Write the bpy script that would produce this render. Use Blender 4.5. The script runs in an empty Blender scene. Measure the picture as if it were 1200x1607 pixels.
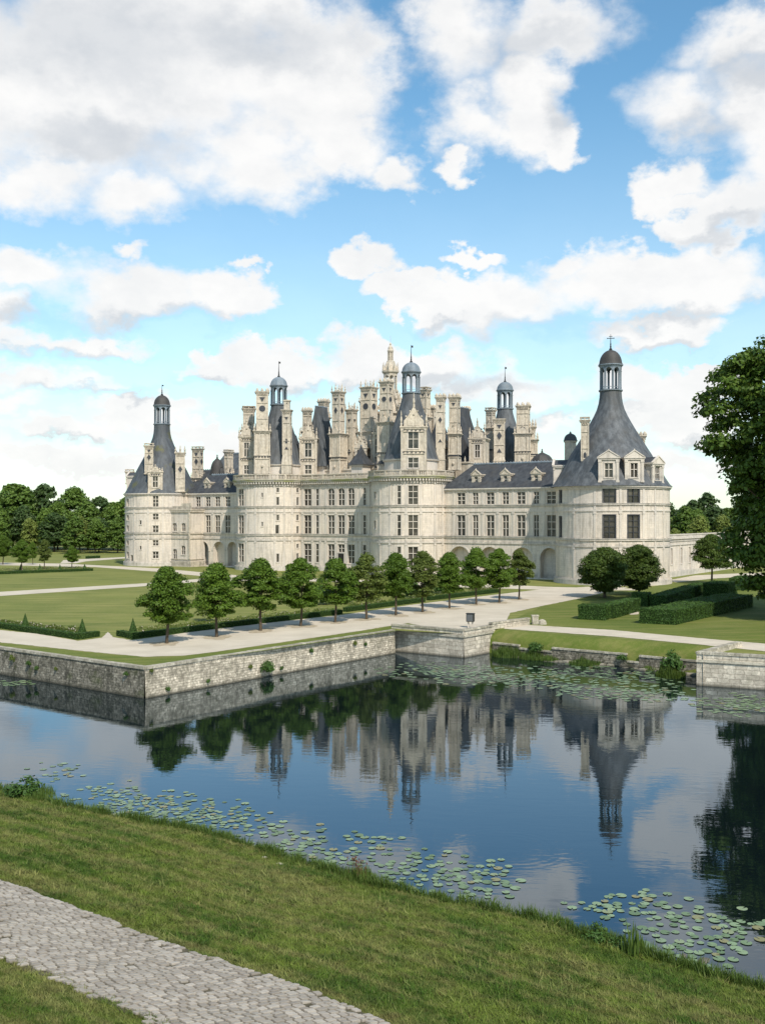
import bpy, math, random
import numpy as np
from mathutils import Vector, Matrix, noise as mnoise
R_ = random.Random(7)
PI = math.pi
rad = math.radians
F = 1592.0; HX = 600.0; HY = 811.0; CZ = 12.6; WATER = -2.55
scn = bpy.context.scene
col = scn.collection

# ------------------------------------------------------------------ helpers
def gp(px, py, z=0.0):
    D = (CZ - z) * F / (py - HY)
    return ((px - HX) / F * D, D)

class MB:
    def __init__(s):
        s.v = []; s.f = []; s.m = []; s.uv = []; s.M = None
    def add(s, verts, faces, mat=0, uvs=None):
        b = len(s.v)
        if s.M is not None:
            M = s.M
            verts = [tuple(M @ Vector(p)) for p in verts]
        s.v.extend(verts)
        for i, f in enumerate(faces):
            s.f.append([b + k for k in f]); s.m.append(mat)
            s.uv.append(uvs[i] if uvs else None)
    def box(s, x0, x1, y0, y1, z0, z1, mat=0):
        v = [(x0,y0,z0),(x1,y0,z0),(x1,y1,z0),(x0,y1,z0),(x0,y0,z1),(x1,y0,z1),(x1,y1,z1),(x0,y1,z1)]
        f = [(0,3,2,1),(4,5,6,7),(0,1,5,4),(1,2,6,5),(2,3,7,6),(3,0,4,7)]
        uv = [[(v[k][0], v[k][1]) for k in f[0]], [(v[k][0], v[k][1]) for k in f[1]]]
        for q in f[2:]:
            if v[q[0]][1] == v[q[1]][1]: uv.append([(v[k][0], v[k][2]) for k in q])
            else: uv.append([(v[k][1], v[k][2]) for k in q])
        s.add(v, f, mat, uv)
    def taper(s, cx, cy, z0, z1, hx0, hy0, hx1, hy1, mat=0):
        v = [(cx-hx0,cy-hy0,z0),(cx+hx0,cy-hy0,z0),(cx+hx0,cy+hy0,z0),(cx-hx0,cy+hy0,z0),
             (cx-hx1,cy-hy1,z1),(cx+hx1,cy-hy1,z1),(cx+hx1,cy+hy1,z1),(cx-hx1,cy+hy1,z1)]
        s.add(v, [(0,3,2,1),(4,5,6,7),(0,1,5,4),(1,2,6,5),(2,3,7,6),(3,0,4,7)], mat)
    def lathe(s, cx, cy, prof, n=24, mat=0, a0=0.0, cap=True):
        v = []; f = []
        for (r, z) in prof:
            for i in range(n):
                a = a0 + 2*PI*i/n
                v.append((cx + r*math.cos(a), cy + r*math.sin(a), z))
        for j in range(len(prof)-1):
            for i in range(n):
                k = (i+1) % n
                f.append((j*n+i, j*n+k, (j+1)*n+k, (j+1)*n+i))
        if cap:
            f.append(tuple(range(n))[::-1]); f.append(tuple((len(prof)-1)*n + i for i in range(n)))
        s.add(v, f, mat)
    def tube(s, p0, p1, r0, r1, n=6, mat=0, cap=True):
        p0 = Vector(p0); p1 = Vector(p1); d = (p1-p0)
        if d.length < 1e-6: return
        d.normalize()
        a = d.orthogonal().normalized(); b = d.cross(a)
        v = []
        for p, r in ((p0,r0),(p1,r1)):
            for i in range(n):
                t = 2*PI*i/n
                q = p + a*(r*math.cos(t)) + b*(r*math.sin(t)); v.append(tuple(q))
        f = [(i,(i+1)%n,n+(i+1)%n,n+i) for i in range(n)]
        if cap: f += [tuple(range(n))[::-1], tuple(range(n,2*n))]
        s.add(v, f, mat)
    def poly(s, pts, mat=0): s.add(list(pts), [tuple(range(len(pts)))], mat)
    def prism_y(s, pts, y0, y1, mat=0):   # outline in x,z extruded along y
        n = len(pts)
        v = [(x,y0,z) for x,z in pts] + [(x,y1,z) for x,z in pts]
        f = [tuple(range(n)), tuple(range(2*n-1,n-1,-1))] + [(i,n+i,n+(i+1)%n,(i+1)%n) for i in range(n)]
        s.add(v, f, mat)
    def ball(s, c, r, mat=0, n=6, sz=1.0):
        prof = []
        for i in range(n):
            t = -PI/2 + PI*(i+.5)/n
            prof.append((r*math.cos(t), c[2] + sz*r*math.sin(t)))
        s.lathe(c[0], c[1], prof, n+2, mat)
    def mesh(s, name, mats, smooth=None):
        me = bpy.data.meshes.new(name)
        me.from_pydata(s.v, [], s.f)
        for m in mats: me.materials.append(m)
        if len(mats) > 1: me.polygons.foreach_set('material_index', s.m)
        if any(u is not None for u in s.uv):
            lay = me.uv_layers.new(name='UVMap')
            flat = []
            for f, u in zip(s.f, s.uv):
                if u is None: u = [(0,0)]*len(f)
                for q in u: flat.extend(q)
            lay.data.foreach_set('uv', flat)
        if smooth:
            me.polygons.foreach_set('use_smooth', [True]*len(me.polygons))
            me.set_sharp_from_angle(angle=rad(smooth))
        me.update()
        return me
    def build(s, name, mats, parent=None, smooth=None, loc=(0,0,0)):
        if not isinstance(mats, (list,tuple)): mats = [mats]
        o = bpy.data.objects.new(name, s.mesh(name, mats, smooth)); col.objects.link(o)
        o.location = loc
        if parent is not None: o.parent = parent
        return o

def tag(o, label=None, cat=None, group=None, kind=None):
    if label: o['label'] = label
    if cat: o['category'] = cat
    if group: o['group'] = group
    if kind: o['kind'] = kind
    return o
def empty(name, loc=(0,0,0), rz=0.0):
    o = bpy.data.objects.new(name, None); col.objects.link(o)
    o.location = loc; o.rotation_euler = (0,0,rz); o.empty_display_size = .5
    return o
def copy_tree(o, parent=None):
    c = o.copy(); col.objects.link(c)
    if parent is not None: c.parent = parent
    for ch in list(o.children): copy_tree(ch, c)
    return c

# ------------------------------------------------------------------ materials
class NT:
    def __init__(s, tree): s.t = tree; s.n = tree.nodes; s.l = tree.links
    def new(s, typ, **kw):
        nd = s.n.new(typ)
        for k, v in kw.items():
            if k == 'ins':
                for a, b in v.items():
                    if hasattr(b, 'is_output') or isinstance(b, bpy.types.NodeSocket): s.l.new(b, nd.inputs[a])
                    else: nd.inputs[a].default_value = b
            else: setattr(nd, k, v)
        return nd
    def math(s, op, a, b=None, c=None, clamp=False):
        nd = s.n.new('ShaderNodeMath'); nd.operation = op; nd.use_clamp = clamp
        for i, x in enumerate((a,b,c)):
            if x is None: continue
            if isinstance(x, (int,float)): nd.inputs[i].default_value = x
            else: s.l.new(x, nd.inputs[i])
        return nd.outputs[0]
    def mix(s, fac, a, b, blend='MIX'):
        nd = s.n.new('ShaderNodeMix'); nd.data_type = 'RGBA'; nd.blend_type = blend
        for k, x in ((0,fac),(6,a),(7,b)):
            if isinstance(x, (int,float)): nd.inputs[k].default_value = x
            elif isinstance(x, tuple): nd.inputs[k].default_value = (*x,1) if len(x)==3 else x
            else: s.l.new(x, nd.inputs[k])
        return nd.outputs[2]
    def noise(s, vec, scale, detail=4, rough=.55, dist=0.0):
        nd = s.n.new('ShaderNodeTexNoise'); nd.inputs['Scale'].default_value = scale
        nd.inputs['Detail'].default_value = detail; nd.inputs['Roughness'].default_value = rough
        nd.inputs['Distortion'].default_value = dist
        if vec is not None: s.l.new(vec, nd.inputs['Vector'])
        return nd.outputs['Fac']
    def ramp(s, fac, stops):
        nd = s.n.new('ShaderNodeValToRGB'); cr = nd.color_ramp
        while len(cr.elements) < len(stops): cr.elements.new(.5)
        for e, (p, c) in zip(cr.elements, stops):
            e.position = p; e.color = (*c,1) if isinstance(c, tuple) else (c,c,c,1)
        s.l.new(fac, nd.inputs[0]); return nd.outputs[0]
    def mapping(s, vec, scale=(1,1,1), rot=(0,0,0), loc=(0,0,0)):
        if any(rot):
            vec = s.rotz(vec, rot[2]); rot = (0,0,0)
        nd = s.n.new('ShaderNodeMapping'); nd.inputs['Scale'].default_value = scale
        nd.inputs['Rotation'].default_value = rot; nd.inputs['Location'].default_value = loc
        s.l.new(vec, nd.inputs[0]); return nd.outputs[0]
    def rotz(s, vec, a):
        nd = s.n.new('ShaderNodeMapping'); nd.inputs['Rotation'].default_value = (0,0,a); s.l.new(vec, nd.inputs[0]); return nd.outputs[0]
    def bump(s, h, strength=.3, dist=.05):
        nd = s.n.new('ShaderNodeBump'); nd.inputs['Strength'].default_value = strength
        nd.inputs['Distance'].default_value = dist; s.l.new(h, nd.inputs['Height']); return nd.outputs[0]

def newmat(name):
    m = bpy.data.materials.new(name); m.use_nodes = True
    nt = NT(m.node_tree); b = m.node_tree.nodes['Principled BSDF']
    nt.b = b; nt.out = m.node_tree.nodes['Material Output']
    nt.pos = nt.n.new('ShaderNodeNewGeometry').outputs['Position']
    tc = nt.n.new('ShaderNodeTexCoord'); nt.obj = tc.outputs['Object']; nt.uvc = tc.outputs['UV']
    b.inputs['Roughness'].default_value = .85; b.inputs['Specular IOR Level'].default_value = .3
    return m, nt
def setc(nt, c): nt.l.new(c, nt.b.inputs['Base Color'])
def setn(nt, n): nt.l.new(n, nt.b.inputs['Normal'])

def limestone(name, base=(.69,.60,.495), dirt=.5, moss=0.0, joints=True, crevice_shade=0.0):
    m, nt = newmat(name)
    big = nt.noise(nt.obj, .16, 5, .6)
    st = nt.noise(nt.mapping(nt.obj, (1.7,1.7,.16)), 1.0, 6, .68)
    gr = nt.noise(nt.obj, 3.2, 4, .7)
    c = nt.mix(nt.ramp(big, [(.35,0.0),(.7,1.0)]), base, tuple(x*.86 for x in (base[0]*.97, base[1]*1.0, base[2]*1.07)))
    dk = (.22,.195,.155)
    c = nt.mix(nt.math('MULTIPLY', nt.ramp(st, [(.48,0.0),(.74,1.0)]), dirt), c, dk)
    c = nt.mix(nt.math('MULTIPLY', nt.ramp(gr, [(.5,0.0),(.8,1.0)]), .30*dirt+.12), c, dk)
    # weather stain that gathers on and under the string courses
    sep = nt.new('ShaderNodeSeparateXYZ', ins={0: nt.obj}).outputs[2]
    tot = None
    for zc, wd in ((14.9,.55),(8.5,.5),(7.3,.6),(.7,.9),(19.9,.5)):
        d = nt.math('DIVIDE', nt.math('ABSOLUTE', nt.math('SUBTRACT', sep, zc)), wd)
        g = nt.math('SUBTRACT', 1.0, d, clamp=True)
        tot = g if tot is None else nt.math('MAXIMUM', tot, g)
    w2 = nt.noise(nt.mapping(nt.obj, (1,1,.6)), .9, 5, .7)
    c = nt.mix(nt.math('MULTIPLY', nt.math('MULTIPLY', tot, nt.ramp(w2, [(.40,0.0),(.62,1.0)])), .75*dirt+.1), c, (.16,.15,.125))
    if moss:
        mo = nt.noise(nt.mapping(nt.obj, (.35,.35,1.2)), 1.0, 4, .6)
        c = nt.mix(nt.math('MULTIPLY', nt.ramp(mo, [(.42,0.0),(.6,1.0)]), moss), c, (.23,.24,.07))
    h = gr
    if crevice_shade:
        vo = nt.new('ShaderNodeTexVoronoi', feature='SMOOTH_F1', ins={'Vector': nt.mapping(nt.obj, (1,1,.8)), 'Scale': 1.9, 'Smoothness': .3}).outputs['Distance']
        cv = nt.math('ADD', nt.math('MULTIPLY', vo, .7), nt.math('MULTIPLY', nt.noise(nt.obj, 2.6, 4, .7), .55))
        c = nt.mix(nt.math('MULTIPLY', nt.ramp(cv, [(.50,0.0),(.76,1.0)]), crevice_shade), c, (.20,.16,.115))  # shade of carved crevices mixed into the stone colour
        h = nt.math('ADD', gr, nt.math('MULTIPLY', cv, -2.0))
    if joints:
        br = nt.new('ShaderNodeTexBrick', ins={'Vector': nt.uvc, 'Scale': 1.0, 'Mortar Size': .012, 'Brick Width': .95, 'Row Height': .42,
             'Color1': (1,1,1,1), 'Color2': (.90,.90,.90,1), 'Mortar': (.72,.70,.66,1), 'Mortar Smooth': .3})
        c = nt.mix(.9, c, br.outputs['Color'], 'MULTIPLY')
    setc(nt, c); setn(nt, nt.bump(h, .35, .06)); nt.b.inputs['Roughness'].default_value = .9
    return m

def slate(name, base=(.060,.066,.072), light=(.205,.216,.224), rust=0.0):
    m, nt = newmat(name)
    st = nt.noise(nt.mapping(nt.obj, (1.3,1.3,.12)), 1.0, 5, .6)
    big = nt.noise(nt.obj, .28, 4, .6)
    f = nt.math('MULTIPLY', nt.ramp(st, [(.4,0.0),(.75,1.0)]), .6)
    c = nt.mix(f, base, light)
    c = nt.mix(nt.math('MULTIPLY', nt.ramp(big, [(.5,0.0),(.75,1.0)]), .45), c, (.085,.075,.062))
    if rust: c = nt.mix(nt.math('MULTIPLY', nt.ramp(big, [(.55,0.0),(.7,1.0)]), rust), c, (.12,.12,.035))
    wv = nt.new('ShaderNodeTexWave', bands_direction='Z', ins={'Vector': nt.obj, 'Scale': 1.6, 'Distortion': .3, 'Detail': 2.0}).outputs['Fac']
    c = nt.mix(.16, c, nt.ramp(wv, [(.0,.55),(.35,1.0)]), 'MULTIPLY')
    sm = nt.noise(nt.mapping(nt.obj, (2,2,3.5)), 1.8, 3, .6)
    c = nt.mix(.35, c, nt.ramp(sm, [(.3,.6),(.7,1.25)]), 'MULTIPLY')
    setc(nt, c); setn(nt, nt.bump(nt.math('ADD', wv, sm), .35, .05))
    nt.b.inputs['Roughness'].default_value = .62; nt.b.inputs['Specular IOR Level'].default_value = .35
    return m

M = {}
M['stone'] = limestone('limestone', dirt=.72)
M['trim'] = limestone('limestone_trim', (.62,.55,.465), dirt=.55, joints=False)
M['ornate'] = limestone('limestone_ornate', (.60,.52,.41), dirt=.85, joints=False, crevice_shade=.26)
M['moss'] = limestone('limestone_mossy', (.42,.38,.30), dirt=.9, moss=.8, joints=False)
M['slate'] = slate('slate')
M['slate_dark'] = slate('slate_dark', (.038,.041,.046), (.105,.112,.12))
M['lead'] = slate('lead', (.15,.185,.215), (.32,.36,.39))
M['dome_brown'] = slate('dome_brown', (.045,.042,.039), (.085,.08,.074))
M['slate_moss'] = slate('slate_moss', (.060,.066,.072), (.14,.155,.17), rust=.75)
def simple(name, c, rough=.8, spec=.3, var=.0, sc=2.0):
    m, nt = newmat(name)
    if var:
        n = nt.noise(nt.pos, sc, 4, .6)
        setc(nt, nt.mix(nt.ramp(n, [(.3,0.0),(.7,1.0)]), tuple(x*(1-var) for x in c), tuple(min(1,x*(1+var)) for x in c)))
    else: nt.b.inputs['Base Color'].default_value = (*c,1)
    nt.b.inputs['Roughness'].default_value = rough; nt.b.inputs['Specular IOR Level'].default_value = spec
    return m
M['inlay'] = simple('slate_inlay', (.04,.043,.05), .6, .4, .3, 3)
M['iron'] = simple('iron', (.03,.03,.03), .5)
M['door'] = simple('door_dark', (.02,.018,.015), .7)
def glassmat():
    m, nt = newmat('window_glass')
    n = nt.noise(nt.pos, .45, 3, .6)
    gl = nt.noise(nt.mapping(nt.pos, (1,1,.7)), 1.1, 2, .5)
    c = nt.mix(nt.ramp(n, [(.35,0.0),(.68,1.0)]), (.018,.018,.016), (.095,.085,.068))
    br = nt.new('ShaderNodeTexBrick', offset=0.0, ins={'Vector': nt.uvc, 'Scale': 1.0, 'Mortar Size': .022, 'Brick Width': .38, 'Row Height': .46,
         'Color1': (1,1,1,1), 'Color2': (.7,.7,.7,1), 'Mortar': (.35,.3,.25,1)})
    c = nt.mix(.5, c, br.outputs['Color'], 'MULTIPLY')
    setc(nt, c); nt.b.inputs['Roughness'].default_value = .12; nt.b.inputs['Specular IOR Level'].default_value = .5
    setn(nt, nt.bump(gl, .25, .08))
    return m
M['glass'] = glassmat()

def leafmat(name, c0, c1, trans=.3, dry=None):
    m, nt = newmat(name)
    rnd = nt.n.new('ShaderNodeNewGeometry').outputs['Random Per Island']
    big = nt.noise(nt.pos, .35, 2, .5)
    oi = nt.n.new('ShaderNodeObjectInfo').outputs['Random']
    f = nt.math('ADD', nt.math('MULTIPLY', rnd, .55), nt.math('MULTIPLY', big, .45))
    c = nt.mix(f, c0, c1)
    c = nt.mix(nt.math('MULTIPLY', oi, .30), c, tuple(x*.62 for x in c0))
    setc(nt, c); nt.b.inputs['Roughness'].default_value = .55; nt.b.inputs['Specular IOR Level'].default_value = .25
    tr = nt.new('ShaderNodeBsdfTranslucent', ins={'Color': nt.mix(.5, c, (.16,.20,.02))})
    mx = nt.new('ShaderNodeMixShader', ins={0: trans, 1: nt.b.outputs[0], 2: tr.outputs[0]})
    nt.l.new(mx.outputs[0], nt.out.inputs[0])
    return m
M['leaf'] = leafmat('linden_leaf', (0.050,0.105,0.009), (0.137,0.214,0.024), .3)
M['leaf_light'] = leafmat('linden_leaf_light', (0.070,0.105,0.018), (0.164,0.201,0.042), .35)
M['leaf_round'] = leafmat('round_tree_leaf', (0.032,0.068,0.010), (0.115,0.160,0.025), .25)
M['leaf_big'] = leafmat('big_tree_leaf', (0.025,0.066,0.008), (0.120,0.185,0.023), .22)
M['leaf_forest'] = leafmat('forest_leaf', (0.050,0.103,0.016), (0.149,0.218,0.035), .2)
M['leaf_forest2'] = leafmat('forest_leaf_pale', (0.108,0.157,0.032), (0.250,0.287,0.065), .25)
M['leaf_forest3'] = leafmat('forest_leaf_dark', (0.027,0.061,0.018), (0.078,0.119,0.030), .2)
M['leaf_hedge'] = leafmat('hedge_leaf', (0.030,0.077,0.014), (0.095,0.170,0.034), .2)
M['hedge_core'] = simple('hedge_core', (.018,.036,.009), .9, .1, .5, 6)
M['reed'] = leafmat('reed_blade', (0.050,0.099,0.015), (0.132,0.187,0.039), .3)
M['bark'] = simple('bark', (.085,.065,.045), .9, .1, .4, 8)

def grassmat(name, base0, base1, dry, drya=.5, sc=.35, stripe=None):
    m, nt = newmat(name)
    n1 = nt.noise(nt.mapping(nt.pos, (1,1,1)), sc, 6, .68)
    n2 = nt.noise(nt.pos, 2.6, 5, .7)
    n3 = nt.noise(nt.pos, 14, 2, .6)
    c = nt.mix(nt.ramp(n1, [(.32,0.0),(.66,1.0)]), base0, base1)
    if stripe:
        mp = nt.mapping(nt.pos, (.10,.9,1), rot=(0,0,stripe))
        n4 = nt.noise(mp, .8, 5, .62)
        c = nt.mix(nt.math('MULTIPLY', nt.ramp(n4, [(.46,0.0),(.68,1.0)]), drya), c, dry)
    c = nt.mix(nt.math('MULTIPLY', nt.ramp(n2, [(.52,0.0),(.78,1.0)]), drya), c, dry)
    c = nt.mix(.5, c, nt.ramp(n3, [(.25,.62),(.7,1.25)]), 'MULTIPLY')
    rnd = nt.n.new('ShaderNodeNewGeometry').outputs['Random Per Island']
    setc(nt, c); setn(nt, nt.bump(nt.math('ADD', n2, n3), .5, .08)); nt.b.inputs['Roughness'].default_value = .9
    nt.b.inputs['Specular IOR Level'].default_value = .12
    return m
ANG = math.atan2(-.6, .8)
M['lawn'] = grassmat('lawn', (.100,.130,.030), (.180,.195,.052), (.28,.25,.09), .75, .07, stripe=rad(-3))
M['lawn_rich'] = grassmat('lawn_rich', (.080,.115,.020), (.135,.160,.034), (.22,.20,.07), .6, .12, stripe=rad(-8))
M['bank_soil'] = grassmat('bank_soil', (.05,.08,.012), (.09,.11,.02), (.16,.14,.05), .5, .5, stripe=-ANG)
def blademat():
    m, nt = newmat('grass_blade')
    n1 = nt.noise(nt.pos, .42, 5, .62)
    mp = nt.mapping(nt.pos, (.13,1.25,1), rot=(0,0,-ANG))
    n4 = nt.noise(mp, .75, 6, .68)
    n2 = nt.noise(nt.pos, 1.5, 5, .66)
    rnd = nt.n.new('ShaderNodeNewGeometry').outputs['Random Per Island']
    c = nt.mix(nt.ramp(n1, [(.42,0.0),(.56,1.0)]), (.060,.120,.012), (.138,.188,.028))
    f = nt.math('ADD', nt.math('MULTIPLY', n4, .7), nt.math('MULTIPLY', n2, .3))
    c = nt.mix(nt.math('MULTIPLY', nt.ramp(f, [(.47,0.0),(.57,1.0)]), .62), c, (.30,.28,.10))
    c = nt.mix(nt.math('MULTIPLY', nt.ramp(nt.math('ADD', nt.math('MULTIPLY', n2,.8), nt.math('MULTIPLY', n4,.2)), [(.52,0.0),(.64,1.0)]), .42), c, (.150,.115,.045))
    c = nt.mix(nt.math('MULTIPLY', nt.ramp(rnd, [(.8,0.0),(1.0,1.0)]), .35), c, (.36,.34,.14))
    c = nt.mix(.35, c, nt.ramp(rnd, [(.0,.6),(.8,1.2)]), 'MULTIPLY')
    n5 = nt.noise(nt.pos, 2.3, 4, .6)
    c = nt.mix(.75, c, nt.ramp(n5, [(.36,.52),(.60,1.15)]), 'MULTIPLY')
    setc(nt, c); nt.b.inputs['Roughness'].default_value = .6; nt.b.inputs['Specular IOR Level'].default_value = .2
    tr = nt.new('ShaderNodeBsdfTranslucent', ins={'Color': c})
    mx = nt.new('ShaderNodeMixShader', ins={0: .3, 1: nt.b.outputs[0], 2: tr.outputs[0]})
    nt.l.new(mx.outputs[0], nt.out.inputs[0])
    return m
M['blade'] = blademat()
def gravelmat():
    m, nt = newmat('gravel')
    n1 = nt.noise(nt.pos, .22, 5, .6); n2 = nt.noise(nt.pos, 9, 3, .7)
    n3 = nt.noise(nt.mapping(nt.pos, (.12,.8,1), rot=(0,0,rad(-22))), 1.0, 5, .65)
    c = nt.mix(nt.ramp(n1, [(.3,0.0),(.7,1.0)]), (.46,.40,.31), (.57,.50,.395))
    c = nt.mix(nt.math('MULTIPLY', nt.ramp(n3, [(.5,0.0),(.7,1.0)]), .4), c, (.36,.31,.23))
    c = nt.mix(.35, c, nt.ramp(n2, [(.3,.72),(.7,1.15)]), 'MULTIPLY')
    setc(nt, c); setn(nt, nt.bump(n2, .4, .02)); nt.b.inputs['Roughness'].default_value = .95
    return m
M['gravel'] = gravelmat()
def rubble(name, base, dark, damt, course=.22, bw=.5, green=.15):
    m, nt = newmat(name)
    dn = nt.new('ShaderNodeTexNoise', ins={'Vector': nt.uvc, 'Scale': 2.6, 'Detail': 3.0})
    uv = nt.new('ShaderNodeVectorMath', operation='MULTIPLY_ADD', ins={0: dn.outputs['Color'], 1: (.42,.17,0), 2: nt.uvc}).outputs[0]
    br = nt.new('ShaderNodeTexBrick', squash=.7, squash_frequency=3, ins={'Vector': uv, 'Scale': 1.0, 'Mortar Size': .022, 'Brick Width': bw, 'Row Height': course,
         'Color1': (1.12,1.10,1.05,1), 'Color2': (.62,.60,.56,1), 'Mortar': (.42,.40,.36,1), 'Mortar Smooth': .4, 'Bias': .1})
    n1 = nt.noise(nt.pos, .5, 6, .7); n2 = nt.noise(nt.pos, 3.5, 5, .75); n3 = nt.noise(nt.mapping(nt.pos,(1.2,1.2,.25)), 1.3, 5, .7)
    c = nt.mix(.85, base, br.outputs['Color'], 'MULTIPLY')
    c = nt.mix(nt.math('MULTIPLY', nt.ramp(nt.math('ADD', nt.math('MULTIPLY', n1,.4), nt.math('MULTIPLY', n2,.6)), [(.42,0.0),(.58,1.0)]), damt), c, dark)
    c = nt.mix(nt.math('MULTIPLY', nt.ramp(n3, [(.5,0.0),(.68,1.0)]), damt*.8), c, dark)
    c = nt.mix(nt.math('MULTIPLY', nt.ramp(n1, [(.55,0.0),(.7,1.0)]), green), c, (.10,.12,.035))
    z = nt.new('ShaderNodeSeparateXYZ', ins={0: nt.pos}).outputs[2]
    wet = nt.ramp(nt.math('ADD', nt.math('SUBTRACT', z, WATER), nt.math('MULTIPLY', n1, .2)), [(.16,1.0),(.42,0.0)])
    c = nt.mix(nt.math('MULTIPLY', wet, .75), c, (.035,.033,.022))
    setc(nt, c)
    h = nt.math('ADD', nt.math('MULTIPLY', br.outputs['Fac'], -1.0), nt.math('MULTIPLY', n2, .8))
    setn(nt, nt.bump(h, .7, .07)); nt.b.inputs['Roughness'].default_value = .92
    return m
M['wall_light'] = rubble('moat_stone_light', (.74,.66,.54), (.13,.115,.085), .78)
M['wall_dark'] = rubble('moat_stone_dark', (.36,.33,.27), (.045,.042,.030), .95, green=.4)
M['ashlar'] = rubble('moat_ashlar', (.64,.58,.49), (.15,.135,.105), .55, .42, 1.0, .15)
M['coping'] = rubble('moat_coping', (.52,.48,.40), (.14,.125,.09), .6, 5, .9, .2)

# ------------------------------------------------------------------ castle frame
TH = rad(-35.0); ct, st_ = math.cos(TH), math.sin(TH)
AX, AY = -26.5, 245.0
def to_local(X, Y):
    dx, dy = X-AX, Y-AY
    return (dx*ct + dy*st_, -dx*st_ + dy*ct)
def to_world(s, w): return (AX + s*ct - w*st_, AY + s*st_ + w*ct)
CAMS = to_local(0,0)
def ray(px):
    k = (px-HX)/F
    return (k*ct + st_, -k*st_ + ct)
def hit_line(px, w0):             # -> s, depth
    d = ray(px); t = (w0 - CAMS[1]) / d[1]
    return CAMS[0] + d[0]*t, t
def hit_circle(px, cx, cy, R):
    d = ray(px); ox, oy = CAMS[0]-cx, CAMS[1]-cy
    a = d[0]**2+d[1]**2; b = 2*(ox*d[0]+oy*d[1]); c = ox*ox+oy*oy-R*R
    disc = max(b*b-4*a*c, 0.0); t = (-b-math.sqrt(disc))/(2*a)
    th = math.atan2(oy+d[1]*t, ox+d[0]*t)
    if th < PI/2: th += 2*PI
    return th, t
def zy(py, D): return CZ + (HY-py)*D/F

chateau = empty('chateau', (AX,AY,0), TH)
tag(chateau, 'large cream stone chateau with round towers, slate cones and many chimneys across the moat', 'castle')

def cyl_map(cx, cy, R):
    return lambda s, z, d: (cx + (R-d)*math.cos(s/R), cy + (R-d)*math.sin(s/R), z)
def line_map(w0, dirn=-1):        # wall along local s facing -w
    return lambda s, z, d: (s, w0 - dirn*d, z)

def hole_wall(mb, mp, s0, s1, z0, z1, holes, step=None, depth=.32, mat=0, back_mat=0):
    ss = {s0, s1}; zs = {z0, z1}
    for h in holes: ss.update((h[0],h[1])); zs.update((h[2],h[3]))
    ss = sorted(x for x in ss if s0-1e-6 <= x <= s1+1e-6); zs = sorted(zs)
    if step:
        out = []
        for a, b in zip(ss[:-1], ss[1:]):
            n = max(1, int(math.ceil((b-a)/step)))
            out += [a + (b-a)*i/n for i in range(n)]
        ss = out + [ss[-1]]
    def inh(s, z):
        for h in holes:
            if h[0]-1e-5 < s < h[1]+1e-5 and h[2]-1e-5 < z < h[3]+1e-5: return True
        return False
    vid = {}
    verts = []
    def V(i, j):
        if (i,j) not in vid:
            vid[(i,j)] = len(verts); verts.append(mp(ss[i], zs[j], 0))
        return vid[(i,j)]
    faces = []; uvs = []
    for i in range(len(ss)-1):
        for j in range(len(zs)-1):
            if ss[i+1]-ss[i] < 1e-6 or zs[j+1]-zs[j] < 1e-6: continue
            if inh((ss[i]+ss[i+1])/2, (zs[j]+zs[j+1])/2): continue
            faces.append((V(i,j),V(i+1,j),V(i+1,j+1),V(i,j+1)))
            uvs.append([(ss[i],zs[j]),(ss[i+1],zs[j]),(ss[i+1],zs[j+1]),(ss[i],zs[j+1])])
    mb.add(verts, faces, mat, uvs)
    for h in holes:
        a, b, c, d = h[:4]; opt = h[4] if len(h) > 4 else {}
        dp = opt.get('depth', depth if b-a > 1.0 else .15)
        for (p, q) in (((a,c),(b,c)),((b,c),(b,d)),((b,d),(a,d)),((a,d),(a,c))):
            mb.add([mp(p[0],p[1],0), mp(q[0],q[1],0), mp(q[0],q[1],dp), mp(p[0],p[1],dp)], [(0,1,2,3)], mat, [[(0,0),(.4,0),(.4,.3),(0,.3)]])
        if opt.get('arch'):
            r = (b-a)/2; rz = min(r, d-c)*opt.get('rise', 1.0); sc_ = (a+b)/2; N = 10
            arc = [(sc_ - r*math.cos(PI*k/N), d - rz + rz*math.sin(PI*k/N)) for k in range(N+1)]
            for k in range(N):
                p, q = arc[k], arc[k+1]
                mb.add([mp(p[0],p[1],0), mp(q[0],q[1],0), mp(q[0],d,0), mp(p[0],d,0)], [(0,1,2,3)], mat, [[p,q,(q[0],d),(p[0],d)]])
                mb.add([mp(p[0],p[1],0), mp(q[0],q[1],0), mp(q[0],q[1],dp), mp(p[0],p[1],dp)], [(0,1,2,3)], mat, [[(0,0),(.3,0),(.3,.3),(0,.3)]])
        if opt.get('back'):
            n = 6
            for k in range(n):
                x0 = a+(b-a)*k/n; x1 = a+(b-a)*(k+1)/n
                mb.add([mp(x0,c,dp), mp(x1,c,dp), mp(x1,d,dp), mp(x0,d,dp)], [(0,1,2,3)], back_mat, [[(x0,c),(x1,c),(x1,d),(x0,d)]])

def strip(mb, mp, s0, s1, z0, z1, out, step=None, mat=0):
    n = max(1, int(math.ceil((s1-s0)/step))) if step else 1
    for i in range(n):
        a = s0+(s1-s0)*i/n; b = s0+(s1-s0)*(i+1)/n
        v = [mp(a,z0,-out), mp(b,z0,-out), mp(b,z1,-out), mp(a,z1,-out), mp(a,z0,.05), mp(b,z0,.05), mp(b,z1,.05), mp(a,z1,.05)]
        f = [(0,1,2,3),(0,4,5,1),(3,2,6,7)]
        if i == 0: f.append((0,3,7,4))
        if i == n-1: f.append((1,5,6,2))
        mb.add(v, f, mat)

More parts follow.
